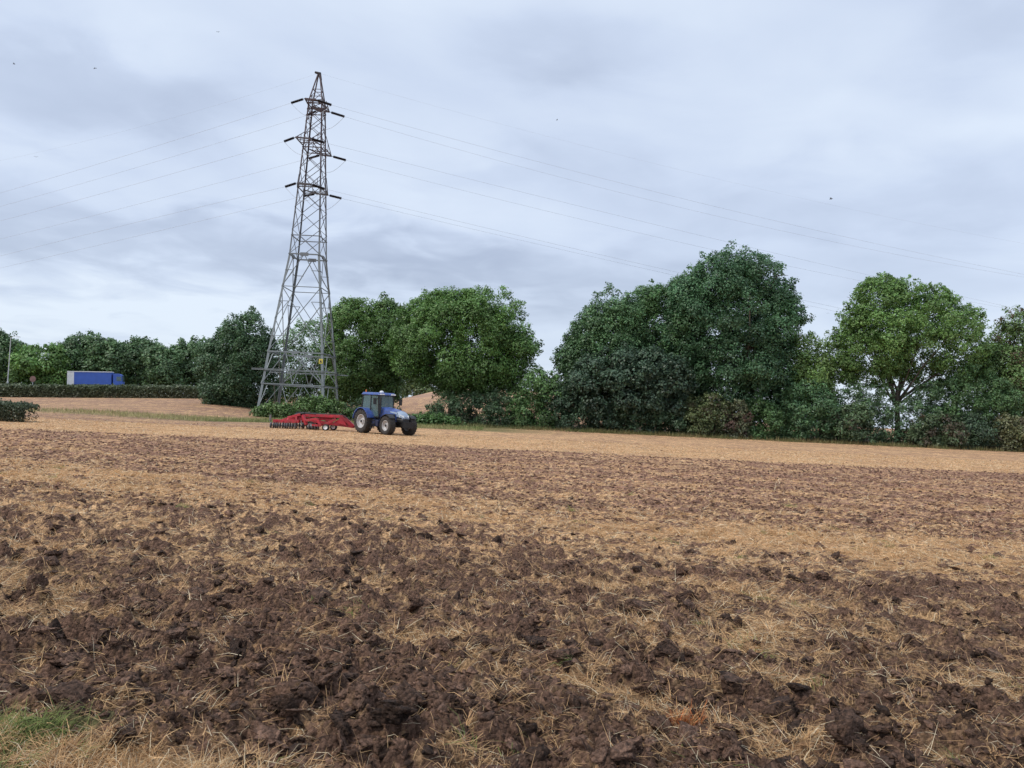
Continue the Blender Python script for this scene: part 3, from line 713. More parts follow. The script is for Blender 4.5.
def clipped_hedge(name, label, x0, x1, y0, y1, h, color, seed, n, leaf, ends=1., slope=0.):
    g = np.random.default_rng(seed); cx, cy = (x0+x1)/2, (y0+y1)/2; bz = float(terrain(cx, cy))
    t = empty(name, (cx, cy, bz)); tag(t, label, 'hedge')
    x = g.uniform(x0, x1, n)-cx; yy = g.uniform(y0, y1, n)-cy; z = g.random(n)**.8*h
    f = g.random(n); yy = np.where(f < .45, (y0-cy)+g.normal(0, .08, n), yy); z = np.where(f > .62, h*(.93+.1*g.random(n)), z)
    z = z+.16*(g.random(n)**6)*h+.3*(fbm(x*.9+5, yy*1.2+5, seed)-.5)*2*(z > h*.6)
    yy = yy+.25*(fbm(x*.9+9, z*1.5, seed+3)-.5)
    e = np.minimum(x-(x0-cx), (x1-cx)-x); z = z*np.where(e < ends, .75+.25*np.sqrt(np.clip(e/ends, 0, 1)), 1)
    gz = terrain(x+cx, yy+cy)-bz
    C = np.stack([x, yy, z+gz], -1)
    nr = np.stack([g.normal(0, .5, n), -.5+g.normal(0, .5, n), .5+g.normal(0, .5, n)], -1); nr /= np.linalg.norm(nr, axis=1)[:, None]
    a = g.normal(size=(n, 3)); t1 = np.cross(nr, a); t1 /= np.linalg.norm(t1, axis=1)[:, None]; t2 = np.cross(nr, t1)
    s = leaf*g.uniform(.6, 1.3, n)[:, None]
    V = np.stack([C-t1*s*.6, C-t2*s*.38, C+t1*s*.6, C+t2*s*.38], 1).reshape(-1, 3)
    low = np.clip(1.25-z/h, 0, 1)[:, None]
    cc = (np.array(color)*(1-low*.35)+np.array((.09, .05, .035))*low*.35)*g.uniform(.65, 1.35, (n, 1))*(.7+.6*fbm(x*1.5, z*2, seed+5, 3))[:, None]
    mesh_np('foliage', V, np.arange(n*4).reshape(n, 4), M_leaf, t, np.repeat(cc, 4, 0))
    for i in range(int((x1-x0)/1.6)):
        b = MB(); xx = x0-cx+.6+i*1.6; zz = float(terrain(xx+cx, cy))-bz
        b.tube([(xx, 0, zz-.2), (xx+g.normal(0, .1), g.normal(0, .1), zz+h*.5), (xx+g.normal(0, .2), g.normal(0, .2), zz+h*.85)], [.06, .04, .02], 5)
        b.build('stem', M_bark, t)
    return t
clipped_hedge('clipped_hedge', 'dark squared-off hedge end at the left edge of the field', -44, -30.0, 47.6, 49.3, 1.05, (.05, .085, .038), 501, 36000, .11, .5)
clipped_hedge('field_hedge', 'long low hedge between the ploughed field and the road with the lorry', -125, -44, 123.6, 125.6, 1.75, (.085, .12, .055), 502, 75000, .28)
road()

# ------------------------------------------------------------------ pylon
PY = 98.0; pb = at(300, 404, PY); PX = pb.x
PZ = float(terrain(PX, PY))
def pyl():
    t = empty('electricity_pylon', (PX, PY, PZ)); tag(t, 'tall grey steel lattice pylon standing in brambles behind the tractor', 'pylon')
    def half(z):   # half width of the body at height z
        return float(np.interp(z, [0, 8.0, 20.5, 40.2], [4.25, 3.42, 1.93, .92]))
    sg = [(-1, -1), (1, -1), (1, 1), (-1, 1)]
    def P(i, z): h = half(z); return Vector((sg[i][0]*h, sg[i][1]*h, z))
    zs = [-.3, 8.0, 20.5, 40.2]
    for i in range(4):
        b = MB()
        for a, c in zip(zs[:-1], zs[1:]):
            w = .30 if a < 8 else .25 if a < 20 else .17
            p, q = P(i, a), P(i, c)
            sx, sy = sg[i]
            # angle section: two flanges at right angles
            b.bar(p-Vector((sx*w/2, 0, 0)), q-Vector((sx*w/2, 0, 0)), w, .03) if False else None
            b.hexa([p, p-Vector((sx*w, 0, 0)), p-Vector((sx*w, sy*.035, 0)), p-Vector((0, sy*.035, 0)), q, q-Vector((sx*w, 0, 0)), q-Vector((sx*w, sy*.035, 0)), q-Vector((0, sy*.035, 0))])
            b.hexa([p-Vector((0, sy*.035, 0)), p-Vector((sx*.035, sy*.035, 0)), p-Vector((sx*.035, sy*w, 0)), p-Vector((0, sy*w, 0)), q-Vector((0, sy*.035, 0)), q-Vector((sx*.035, sy*.035, 0)), q-Vector((sx*.035, sy*w, 0)), q-Vector((0, sy*w, 0))])
        b.build('leg', M_steel, t)
    for i in range(4):
        j = (i+1) % 4; b = MB()
        def L(z, w=.12): b.bar(P(i, z), P(j, z), w*.85)
        def D(z0, z1, w=.1, f0=0., f1=1.): b.bar(P(i, z0).lerp(P(j, z0), f0), P(i, z1).lerp(P(j, z1), f1), w*.72)
        side = i in (1, 3)
        # lower cage: ground .. 4.0 .. 8.0
        D(0, 4, .1, 0, .33); D(0, 4, .1, 1, .67)
        if not side: D(0, 4, .1, .5, .33); D(0, 4, .1, .5, .67)
        L(4.0, .16); L(8.0, .2)
        D(4, 8, .14, 0, .33); D(4, 8, .13, .33, .67) if False else None
        D(4, 8, .14, 1, .67)
        if not side: D(4, 8, .13, .5, .67); D(4, 8, .13, .5, .33); D(4, 8, .17, 1, .42)
        # tall X panel 8 .. 16.3
        D(8, 16.3, .12, 0, 1); D(8, 16.3, .12, 1, 0)
        c = (P(i, 12.6)+P(j, 12.6))/2
        for k, z in ((i, 10.), (i, 14.4), (j, 10.), (j, 14.4)):
            o = j if k == i else i
            f = .22 if z < 12 else .23
            b.bar(P(k, z), P(k, z+(-.0 if z < 12 else 0)).lerp(P(o, z), f), .07)
            b.bar(P(k, 12.2), P(k, z).lerp(P(o, z), f), .07)
        L(16.3, .1)
        D(16.3, 20.5, .12, 0, .5); D(16.3, 20.5, .12, 1, .5); D(16.3, 18.4, .07, 0, .25) ; L(20.5, .18)
        b.bar(P(i, 18.4), P(i, 18.4).lerp(P(j, 18.4), .25), .07); b.bar(P(j, 18.4), P(j, 18.4).lerp(P(i, 18.4), .25), .07)
        z = 20.5; 
        while z < 39.5:
            st = half(z)*2*.82; z2 = min(z+st, 40.2)
            D(z, z2, .085, 0, 1); D(z, z2, .085, 1, 0)
            z = z2
        for zz in (22.9, 29.2, 34.4, 39.4, 40.2): L(zz, .12)
        b.build('bracing', M_steel, t)
    for i in range(4):     # gusset plates
        j = (i+1) % 4
        for z, w_ in ((20.5, .5), (8.0, .35)):
            c = (P(i, z)+P(j, z))/2; d = (P(j, z)-P(i, z)).normalized(); n = d.cross(Vector((0, 0, 1))); b = MB(); o1, o2 = Vector((0, 0, -.22)), Vector((0, 0, .2))
            b.hexa([c-d*w_+o1-n*.07, c+d*w_+o1-n*.07, c+d*w_+o1+n*.07, c-d*w_+o1+n*.07, c-d*w_+o2-n*.07, c+d*w_+o2-n*.07, c+d*w_+o2+n*.07, c-d*w_+o2+n*.07])
            b.build('gusset_plate', M_steel, t)
    # anti-climbing guard: outriggers past the legs with barbed strands
    b = MB(); zg = 5.7; h = half(zg)
    for s in (-1, 1):
        b.bar((-h-1.5, s*(h+.05), zg), (h+1.5, s*(h+.05), zg), .11)
        b.bar((s*(h+.05), -h-1.2, zg+.12), (s*(h+.05), h+1.2, zg+.12), .08)
        for q in (.4, .8, 1.2):
            b.bar((-h-q, s*(h+q), zg+.1), (h+q, s*(h+q), zg+.1), .025); b.bar((s*(h+q), -h-q, zg+.1), (s*(h+q), h+q, zg+.1), .025)
    b.build('anti_climbing_guard', M_steel, t)
    # peak
    b = MB(); hz = half(40.2); ap = Vector((.05, 0, 44.3))
    for sx, sy in sg:
        b.bar((sx*hz, sy*hz, 40.2), ap+Vector((sx*.12, sy*.12, 0)), .13)
    for z in (41.2, 42.2):
        k = hz*(1-(z-40.2)/4.2)
        for i in range(4):
            a, c = sg[i], sg[(i+1) % 4]
            b.bar((a[0]*k, a[1]*k, z), (c[0]*k, c[1]*k, z), .06); b.bar((a[0]*k, a[1]*k, z), (c[0]*hz*(1-(z-41.2)/3.3), c[1]*hz*(1-(z-41.2)/3.3), z-1), .05)
    b.build('peak', M_steel, t)
    b = MB(); b.tube([(-.5, 0, 44.6), (.1, 0, 44.45), (.32, 0, 43.6)], [.14, .24, .14], 8)
    b.build('earth_wire_clamp', M_insul, t)
    # crossarms with paired tension insulator strings
    def loc(px, py, Y): p = at(px, py, Y); return Vector((p.x-PX, p.y-PY, p.z-PZ))
    arms = [  # depth, left string (inner, outer), right string (inner, outer)
        (95.5, (305.0, 97.8), (291, 103), (316, 100.6), (331.5, 105), 'T'),
        (94.2, (295.6, 136.8), (284, 141.5), (310.5, 139), (324.5, 142.6), 'M'),
        (94.7, (297.5, 182.6), (285, 186.8), (310.5, 184.4), (325, 189), 'L'),
        (100.6, (317.5, 110.5), (306, 115.6), (329.5, 112), (344.5, 116.6), 'T'),
        (101.7, (321, 155.3), (308.5, 158.5), (331.5, 155.8), (346, 160.2), 'M'),
        (101.2, (316, 193.8), (303, 196.2), (328, 195), (341.5, 198.4), 'L')]
    ends = []
    for (Y, li, lo, ri, ro, lev) in arms:
        A, B = loc(*li, Y), loc(*ri, Y); Ao, Bo = loc(*lo, Y), loc(*ro, Y)
        z = (A.z+B.z)/2; A.z = z+.05; B.z = z-.05
        s = -1 if Y < PY else 1; hb = half(z); up = .7 if lev == 'T' else 1.7; hu = half(z+up)
        b = MB()
        b.bar(A, B, .17)
        C1, C2 = Vector((-hb, s*hb, z)), Vector((hb, s*hb, z)); U1, U2 = Vector((-hu, s*hu, z+up)), Vector((hu, s*hu, z+up))
        b.bar(C1, A, .11); b.bar(C2, B, .11); b.bar(U1, A, .07); b.bar(U2, B, .07); b.bar(C1, B, .06)
        for f in (.35, .7):
            b.bar(C1.lerp(A, f), C2.lerp(B, f), .08); b.bar(C1.lerp(A, f), U1.lerp(A, f), .06); b.bar(C2.lerp(B, f), U2.lerp(B, f), .06)
        b.build('crossarm', M_steel, t)
        for (p, q) in ((A, Ao), (B, Bo)):
            d = (q-p); b = MB(); n = 16; pts = []; rr = []
            s0 = p+d*.14; s1 = p+d*.98
            b.tube([p, s0], .04, 6)
            for k in range(n*2+1):
                pts.append(s0.lerp(s1, k/(n*2))); rr.append(.11 if k % 2 else .185)
            b.tube(pts, rr, 8); b.tube([s1, q], .05, 6)
            b.build('insulator', M_insul, t)
        # jumper loop under the arm
        b = MB(); pts = []
        for k in range(13):
            f = k/12; p = Ao.lerp(Bo, f); p.z -= 1.7*math.sin(math.pi*f); p.y += s*.25*math.sin(math.pi*f); pts.append(p)
        b.tube(pts, .022, 5); b.build('jumper_cable', M_wire, t)
        ends.append((lev, s, Ao+Vector((PX, PY, PZ)), Bo+Vector((PX, PY, PZ)), Y))
    # yellow warning plate on the near face
    p = loc(320, 361, PY-4.0); b = MB(); b.box(p.x-.24, p.x+.24, -half(7.4)-.12, -half(7.4)-.08, p.z-.28, p.z+.28); sgn = b.build('warning_sign', M_yellow, t)
    b = MB(); y = -half(7.4)-.125
    b.prism([(p.x-.17, p.z-.18), (p.x+.17, p.z-.18), (p.x, p.z+.2)], y-.002, y); b.build('warning_triangle', M_black, sgn)
    return t, ends
pylon, ends = pyl()

# ------------------------------------------------------------------ conductors
wl = {  # level/side : left points, right points (photo pixels), read off along each cable
 ('T', -1): ([(150, 148), (0, 193)], [(500, 151.5), (640, 188), (977, 265)]),
 ('M', -1): ([(150, 180), (0, 221)], [(500, 186), (711, 238.5), (865, 274)]),
 ('L', -1): ([(150, 219), (0, 256)], [(500, 231), (671, 271), (830, 306)]),
 ('T', 1): ([(150, 163.5), (0, 206.5)], [(500, 162), (720, 216), (872, 250)]),
 ('M', 1): ([(150, 201), (0, 239)], [(500, 200), (689, 244), (846, 278)]),
 ('L', 1): ([(150, 233), (0, 268)], [(500, 235.5), (660, 272), (820, 308)])}
names = {('T', -1): 'top crossarm on the near side', ('M', -1): 'middle crossarm on the near side', ('L', -1): 'bottom crossarm on the near side',
         ('T', 1): 'top crossarm on the far side', ('M', 1): 'middle crossarm on the far side', ('L', 1): 'bottom crossarm on the far side'}
def cable(start, pts, dirY, label, Y0, x_end, r=.013):
    W = [start]
    for (px, py) in pts:
        # depth grows linearly along the run
        Y = Y0
        for _ in range(6):
            X = at(px, py, Y).x; Y = Y0+dirY*abs(X-start.x)
        W.append(at(px, py, Y))
    xs = np.array([w.x for w in W]); zs = np.array([w.z for w in W])
    w = np.ones(len(xs)); w[0] = 60
    c = np.polyfit(xs, zs, 2, w=w)
    X = np.linspace(start.x, x_end, 70)
    b = MB(); b.tube([(x, Y0+dirY*abs(x-start.x), float(np.polyval(c, x))) for x in X], r, 5)
    o = b.build('power_cable', M_wire); tag(o, label, 'power cable', 'overhead power cables'); return o
for (lev, s, A, B, Y) in ends:
    lp, rp = wl[(lev, s)]
    cable(A, lp, .46, 'thin overhead cable running left from the '+names[(lev, s)], Y, -125)
    cable(B, rp, .24, 'thin overhead cable running right from the '+names[(lev, s)], Y, 150)
pk = Vector((PX, PY, PZ+44.5))
cable(pk, [(176, 117), (97, 138), (44, 151)], .46, 'faint earth wire running left from the very top of the pylon', PY, -125, .006)
cable(pk, [(531, 132), (632, 158)], .24, 'faint earth wire running right from the very top of the pylon', PY, 150, .006)

# ------------------------------------------------------------------ tractor
def wheel(parent, name, c, r, w, rim_r, side):
    e = empty(name, c, 0, parent)
    b = MB(); h = w/2
    b.lathe([(-h*.75, rim_r), (-h*.95, rim_r+.06), (-h, r*.8), (-h*.88, r*.93), (-h*.5, r*.965), (0, r*.975), (h*.5, r*.965), (h*.88, r*.93), (h, r*.8), (h*.95, rim_r+.06), (h*.75, rim_r)], (0, 0, 0), 48)
    nl = 20
    for k in range(nl):       # chevron lugs
        for sd in (-1, 1):
            a0 = 2*math.pi*(k+(.5 if sd > 0 else 0))/nl
            def q(a, y, rr): return (rr*math.cos(a), y, rr*math.sin(a))
            a1 = a0+.20; dw = .055
            b.hexa([q(a0, sd*.02, r*.95), q(a0+dw*1.2, sd*.02, r*.95), q(a1+dw, sd*h*1.02, r*.86), q(a1, sd*h*1.02, r*.86),
                    q(a0, sd*.02, r*1.02), q(a0+dw*1.2, sd*.02, r*1.02), q(a1+dw, sd*h*1.02, r*.965), q(a1, sd*h*1.02, r*.965)])
    b.build('tyre', M_tyre, e, smooth=False)
    b = MB(); o = side
    b.lathe([(-o*h*.7, rim_r*.98), (o*h*.7, rim_r*1.0), (o*h*.86, rim_r*1.02), (o*h*.86, rim_r*.94), (o*h*.45, rim_r*.86), (o*h*.25, rim_r*.55), (o*h*.3, rim_r*.34), (o*h*.55, rim_r*.32), (o*h*.6, rim_r*.2), (o*h*.6, .001)], (0, 0, 0), 32)
    rim = b.build('rim', M_rim, e, smooth=False)
    b = MB(); b.lathe([(o*h*.6+o*.0, .09), (o*h*.75, .09), (o*h*.8, .001)], (0, 0, 0), 16)
    b.build('hub', M_black, rim)
    return e
def tractor():
    TX, TY = -10.1, 57.5
    t = empty('tractor', (TX, TY, float(terrain(TX, TY))), R(-45)); tag(t, 'blue farm tractor with silver bonnet front, pulling the red cultivator', 'tractor')
    WB = 2.95
    wheel(t, 'rear_wheel', (0, -.98, .88), .89, .62, .50, -1); wheel(t, 'rear_wheel', (0, .98, .88), .89, .62, .50, 1)
    wheel(t, 'front_wheel', (WB, -.95, .68), .69, .52, .37, -1); wheel(t, 'front_wheel', (WB, .95, .68), .69, .52, .37, 1)
    b = MB()   # chassis, axles, transmission
    b.box(-.55, 2.2, -.28, .28, .55, 1.15); b.box(2.2, 3.4, -.22, .22, .6, 1.05)
    b.lathe([(-.8, .17), (.8, .17)], (0, 0, .88), 16); b.lathe([(-.75, .12), (.75, .12)], (WB, 0, .68), 16)
    b.box(-.9, -.5, -.3, .3, .45, 1.1); b.bar((-1.5, .42, .5), (-.5, .38, .6), .09); b.bar((-1.5, -.42, .5), (-.5, -.38, .6), .09); b.bar((-1.4, 0, .95), (-.5, 0, 1.1), .07)
    b.build('chassis', M_black, t, bevel=.03)
    b = MB(); b.box(.9, 1.75, -.95, -.45, .55, 1.05); b.box(.9, 1.7, .45, .95, .55, 1.05); b.build('fuel_tank', M_bluedk, t, bevel=.06)
    b = MB()
    for k in range(3): b.box(1.0+.02*k, 1.38, -1.12+.06*k, -.92, .42+.28*k, .46+.28*k)
    b.bar((1.0, -1.05, .4), (1.05, -.9, 1.1), .04); b.bar((1.4, -1.05, .4), (1.38, -.9, 1.1), .04); b.build('step', M_black, t)
    # bonnet: lofted cross sections, sloping down to the nose
    secs = [(1.25, .50, 1.05, 2.02), (1.8, .48, 1.02, 1.99), (2.6, .45, 1.0, 1.90), (3.2, .42, .98, 1.76), (3.62, .38, .96, 1.56), (3.82, .31, 1.0, 1.36)]
    def loft(secs, b):
        n0 = len(b.v); m = 9
        for (x, hw, z0, z1) in secs:
            prof = [(-hw*.96, z0), (-hw, (z0+z1)/2), (-hw*.97, z1-.22), (-hw*.8, z1-.07), (0, z1), (hw*.8, z1-.07), (hw*.97, z1-.22), (hw, (z0+z1)/2), (hw*.96, z0)]
            b.v += [(x, y, z) for y, z in prof]
        for i in range(len(secs)-1):
            for k in range(m-1): b.f.append([n0+i*m+k, n0+i*m+k+1, n0+(i+1)*m+k+1, n0+(i+1)*m+k])
            b.f.append([n0+i*m+m-1, n0+i*m, n0+(i+1)*m, n0+(i+1)*m+m-1])
        b.f.append([n0+k for k in range(m)]); b.f.append([n0+(len(secs)-1)*m+k for k in range(m)][::-1])
    b = MB(); loft(secs[:4], b); bon = b.build('bonnet', M_blue, t, bevel=.02)
    b = MB(); loft([(3.203, .425, 1.34, 1.765), (3.62, .38, 1.28, 1.56), (3.80, .30, 1.24, 1.38)], b); b.build('nose', M_silver, t, bevel=.02)
    b = MB(); loft([(3.203, .40, .96, 1.335), (3.60, .36, .94, 1.275), (3.80, .29, .96, 1.235)], b); b.build('front_grille', M_black, t, bevel=.02)
    for s in (-1, 1):
        b = MB(); b.box(1.9, 3.1, s*.475-.01, s*.475+.01, 1.12, 1.5); b.build('side_vent', M_black, t)
    b = MB()   # pale swoosh panel along the bonnet top side
    for s in (-1, 1):
        b.hexa([(2.5, s*.46, 1.62), (3.3, s*.44, 1.5), (3.3, s*.41, 1.5), (2.5, s*.42, 1.62), (2.5, s*.455, 1.70), (3.3, s*.425, 1.64), (3.3, s*.40, 1.64), (2.5, s*.42, 1.70)])
    b.build('side_panel', M_silver, bon)
    for s in (-1, 1):
        b = MB(); b.hexa([(3.55, s*.40, 1.3), (3.86, s*.2, 1.28), (3.80, s*.18, 1.28), (3.5, s*.36, 1.3), (3.5, s*.40, 1.48), (3.80, s*.22, 1.42), (3.75, s*.18, 1.42), (3.45, s*.36, 1.48)]); b.build('headlight', M_lens, t)
    # fenders
    for s in (-1, 1):
        b = MB(); n = 12; y0, y1 = (s*.62, s*1.32)
        pts = [(math.cos(R(a))*(1.02), .88+math.sin(R(a))*1.02) for a in np.linspace(168, 18, n)]
        for k in range(n-1):
            (xa, za), (xb, zb) = pts[k], pts[k+1]
            b.hexa([(xa, y0, za), (xb, y0, zb), (xb, y1, zb), (xa, y1, za), (xa*.96, y0, za-.05), (xb*.96, y0, zb-.05), (xb*.96, y1, zb-.05), (xa*.96, y1, za-.05)])
        b.v += [(x, y0, z) for x, z in pts]+[(.98, y0, .9), (-.95, y0, .9)]
        b.f.append(list(range(len(b.v)-n-2, len(b.v))))
        b.build('fender', M_blue, t)
        b = MB(); n = 9
        pts = [(WB+math.cos(R(a))*.78, .68+math.sin(R(a))*.78) for a in np.linspace(150, 45, n)]
        for k in range(n-1):
            (xa, za), (xb, zb) = pts[k], pts[k+1]
            b.hexa([(xa, s*.7, za), (xb, s*.7, zb), (xb, s*1.2, zb), (xa, s*1.2, za), (xa, s*.7, za-.03), (xb, s*.7, zb-.03), (xb, s*1.2, zb-.03), (xa, s*1.2, za-.03)])
        b.build('mudguard', M_black, t)
    # cab
    zc0, zc1 = 1.25, 2.84
    cr = {'A': (1.38, .62, 1.26, .66), 'B': (.55, .80, .50, .76), 'C': (-.62, .78, -.55, .72)}   # x,y bottom ; x,y top
    b = MB()
    for s in (-1, 1):
        for k, (x0, y0, x1, y1) in cr.items():
            b.bar((x0, s*y0, zc0 if k != 'C' else 1.7), (x1, s*y1, zc1), .085)
        b.bar((1.38, s*.62, 1.25), (.55, s*.80, 1.25), .08); b.bar((.55, s*.80, 1.75), (-.62, s*.78, 1.75), .07)
        b.bar((1.26, s*.66, zc1), (-.55, s*.72, zc1), .07)
    b.box(-.6, 1.35, -.6, .6, 1.12, 1.24)
    b.build('cab_frame', M_black, t)
    def quad(b, *p): b.add(p, [(0, 1, 2, 3)])
    for s in (-1, 1):
        b = MB(); quad(b, (1.36, s*.63, 1.28), (.58, s*.80, 1.28), (.52, s*.765, 2.8), (1.25, s*.665, 2.8)); dr = b.build('door_glass', M_glass, t)
        b = MB(); b.bar((.68, s*.85, 1.75), (.68, s*.85, 1.95), .04); b.build('handle', M_black, dr)
        b = MB(); quad(b, (.52, s*.80, 1.78), (-.6, s*.78, 1.78), (-.53, s*.725, 2.8), (.48, s*.765, 2.8)); b.build('side_window', M_glass, t)
    b = MB(); quad(b, (1.38, -.6, 1.95), (1.38, .6, 1.95), (1.27, .64, 2.8), (1.27, -.64, 2.8)); b.build('windscreen', M_glass, t)
    b = MB(); quad(b, (-.62, -.75, 1.78), (-.62, .75, 1.78), (-.55, .7, 2.8), (-.55, -.7, 2.8)); b.build('rear_window', M_glass, t)
    b = MB(); b.hexa([(-.72, -.86, 2.86), (1.5, -.78, 2.84), (1.5, .78, 2.84), (-.72, .86, 2.86), (-.62, -.74, 3.05), (1.36, -.68, 3.03), (1.36, .68, 3.03), (-.62, .74, 3.05)]); rf = b.build('roof', M_blue, t, bevel=.05)
    for y in (-.6, -.38, .38, .6):
        b = MB(); b.box(1.47, 1.53, y-.08, y+.08, 2.86, 2.95); b.build('work_light', M_lens, rf)
    b = MB(); b.lathe([(0, .16), (.08, .16), (.14, .1), (.16, .001)], (.7, 0, 3.03), 16, 'z'); b.build('satellite_receiver', M_white, rf, smooth=True)
    b = MB(); b.lathe([(0, .05), (.16, .05), (.18, .001)], (-.5, -.55, 3.05), 10, 'z'); b.build('beacon', M_orange, rf)
    b = MB(); b.box(.05, .5, -.25, .25, 1.5, 1.62); b.hexa([(-.02, -.25, 1.55), (.1, -.25, 1.55), (.1, .25, 1.55), (-.02, .25, 1.55), (-.14, -.2, 2.35), (-.04, -.2, 2.35), (-.04, .2, 2.35), (-.14, .2, 2.35)])
    b.box(.1, .45, -.1, .1, 1.24, 1.5); b.build('seat', M_black, t, bevel=.03)
    b = MB(); b.bar((1.15, 0, 1.3), (.95, 0, 1.95), .08)
    for k in range(16):
        a, c = k*math.pi/8, (k+1)*math.pi/8; f = lambda a: (.93+.05*math.sin(a), .2*math.cos(a), 1.97+.18*math.sin(a))
        b.tube([f(a), f(c)], .015, 5)
    b.build('steering_wheel', M_black, t)
    b = MB(); b.tube([(1.5, -.62, 1.5), (1.5, -.62, 2.6), (1.44, -.62, 2.85)], [.07, .06, .05], 10); b.build('exhaust', M_black, t)
    for s in (-1, 1):
        b = MB(); b.bar((1.3, s*.68, 2.55), (1.55, s*1.15, 2.55), .04); b.box(1.5, 1.57, s*1.15-.12, s*1.15+.12, 2.15, 2.6); b.build('mirror', M_black, t)
    b = MB(); b.bar((3.4, 0, .8), (3.95, 0, .8), .5, .3)
    for k in range(8): b.box(3.9, 4.2, -.36+k*.09, -.29+k*.09, .55, .98)
    b.build('front_weights', M_black, t)
    return t
tractor()

# driver in cab
def driver():
    TX, TY = -10.1, 57.5; z = float(terrain(TX, TY)); a = R(-45)
    def w(x, y, zz): return (TX+x*math.cos(a)-y*math.sin(a), TY+x*math.sin(a)+y*math.cos(a), z+zz)
    me = bpy.data.meshes.new('person'); J = [(.15, 0, 1.72), (.12, 0, 1.95), (.1, 0, 2.15), (.12, 0, 2.26), (.15, 0, 2.38), (.15, 0, 2.50),
         (.11, -.2, 2.12), (.3, -.28, 1.9), (.62, -.18, 1.92), (.72, -.16, 1.95), (.11, .2, 2.12), (.3, .28, 1.9), (.62, .18, 1.92), (.72, .16, 1.95),
         (.2, -.1, 1.7), (.62, -.16, 1.72), (.78, -.16, 1.34), (.92, -.16, 1.30), (.2, .1, 1.7), (.62, .16, 1.72), (.78, .16, 1.34), (.92, .16, 1.30)]
    rad = [.15, .14, .12, .055, .10, .085, .07, .05, .04, .035, .07, .05, .04, .035, .09, .075, .055, .04, .09, .075, .055, .04]
    E = [(0,1),(1,2),(2,3),(3,4),(4,5),(2,6),(6,7),(7,8),(8,9),(2,10),(10,11),(11,12),(12,13),(0,14),(14,15),(15,16),(16,17),(0,18),(18,19),(19,20),(20,21)]
    me.from_pydata([w(*p) for p in J], E, []); o = bpy.data.objects.new('person', me); col.objects.link(o)
    m = o.modifiers.new('s', 'SKIN'); 
    for i, sv in enumerate(me.skin_vertices[0].data): sv.radius = (rad[i], rad[i])
    me.skin_vertices[0].data[0].use_root = True
    o.modifiers.new('u', 'SUBSURF').levels = 1
    me.materials.append(paint('driver_clothes', (.06, .065, .08), .9))
    tag(o, 'driver in dark clothes sitting at the wheel inside the tractor cab', 'person')
driver()

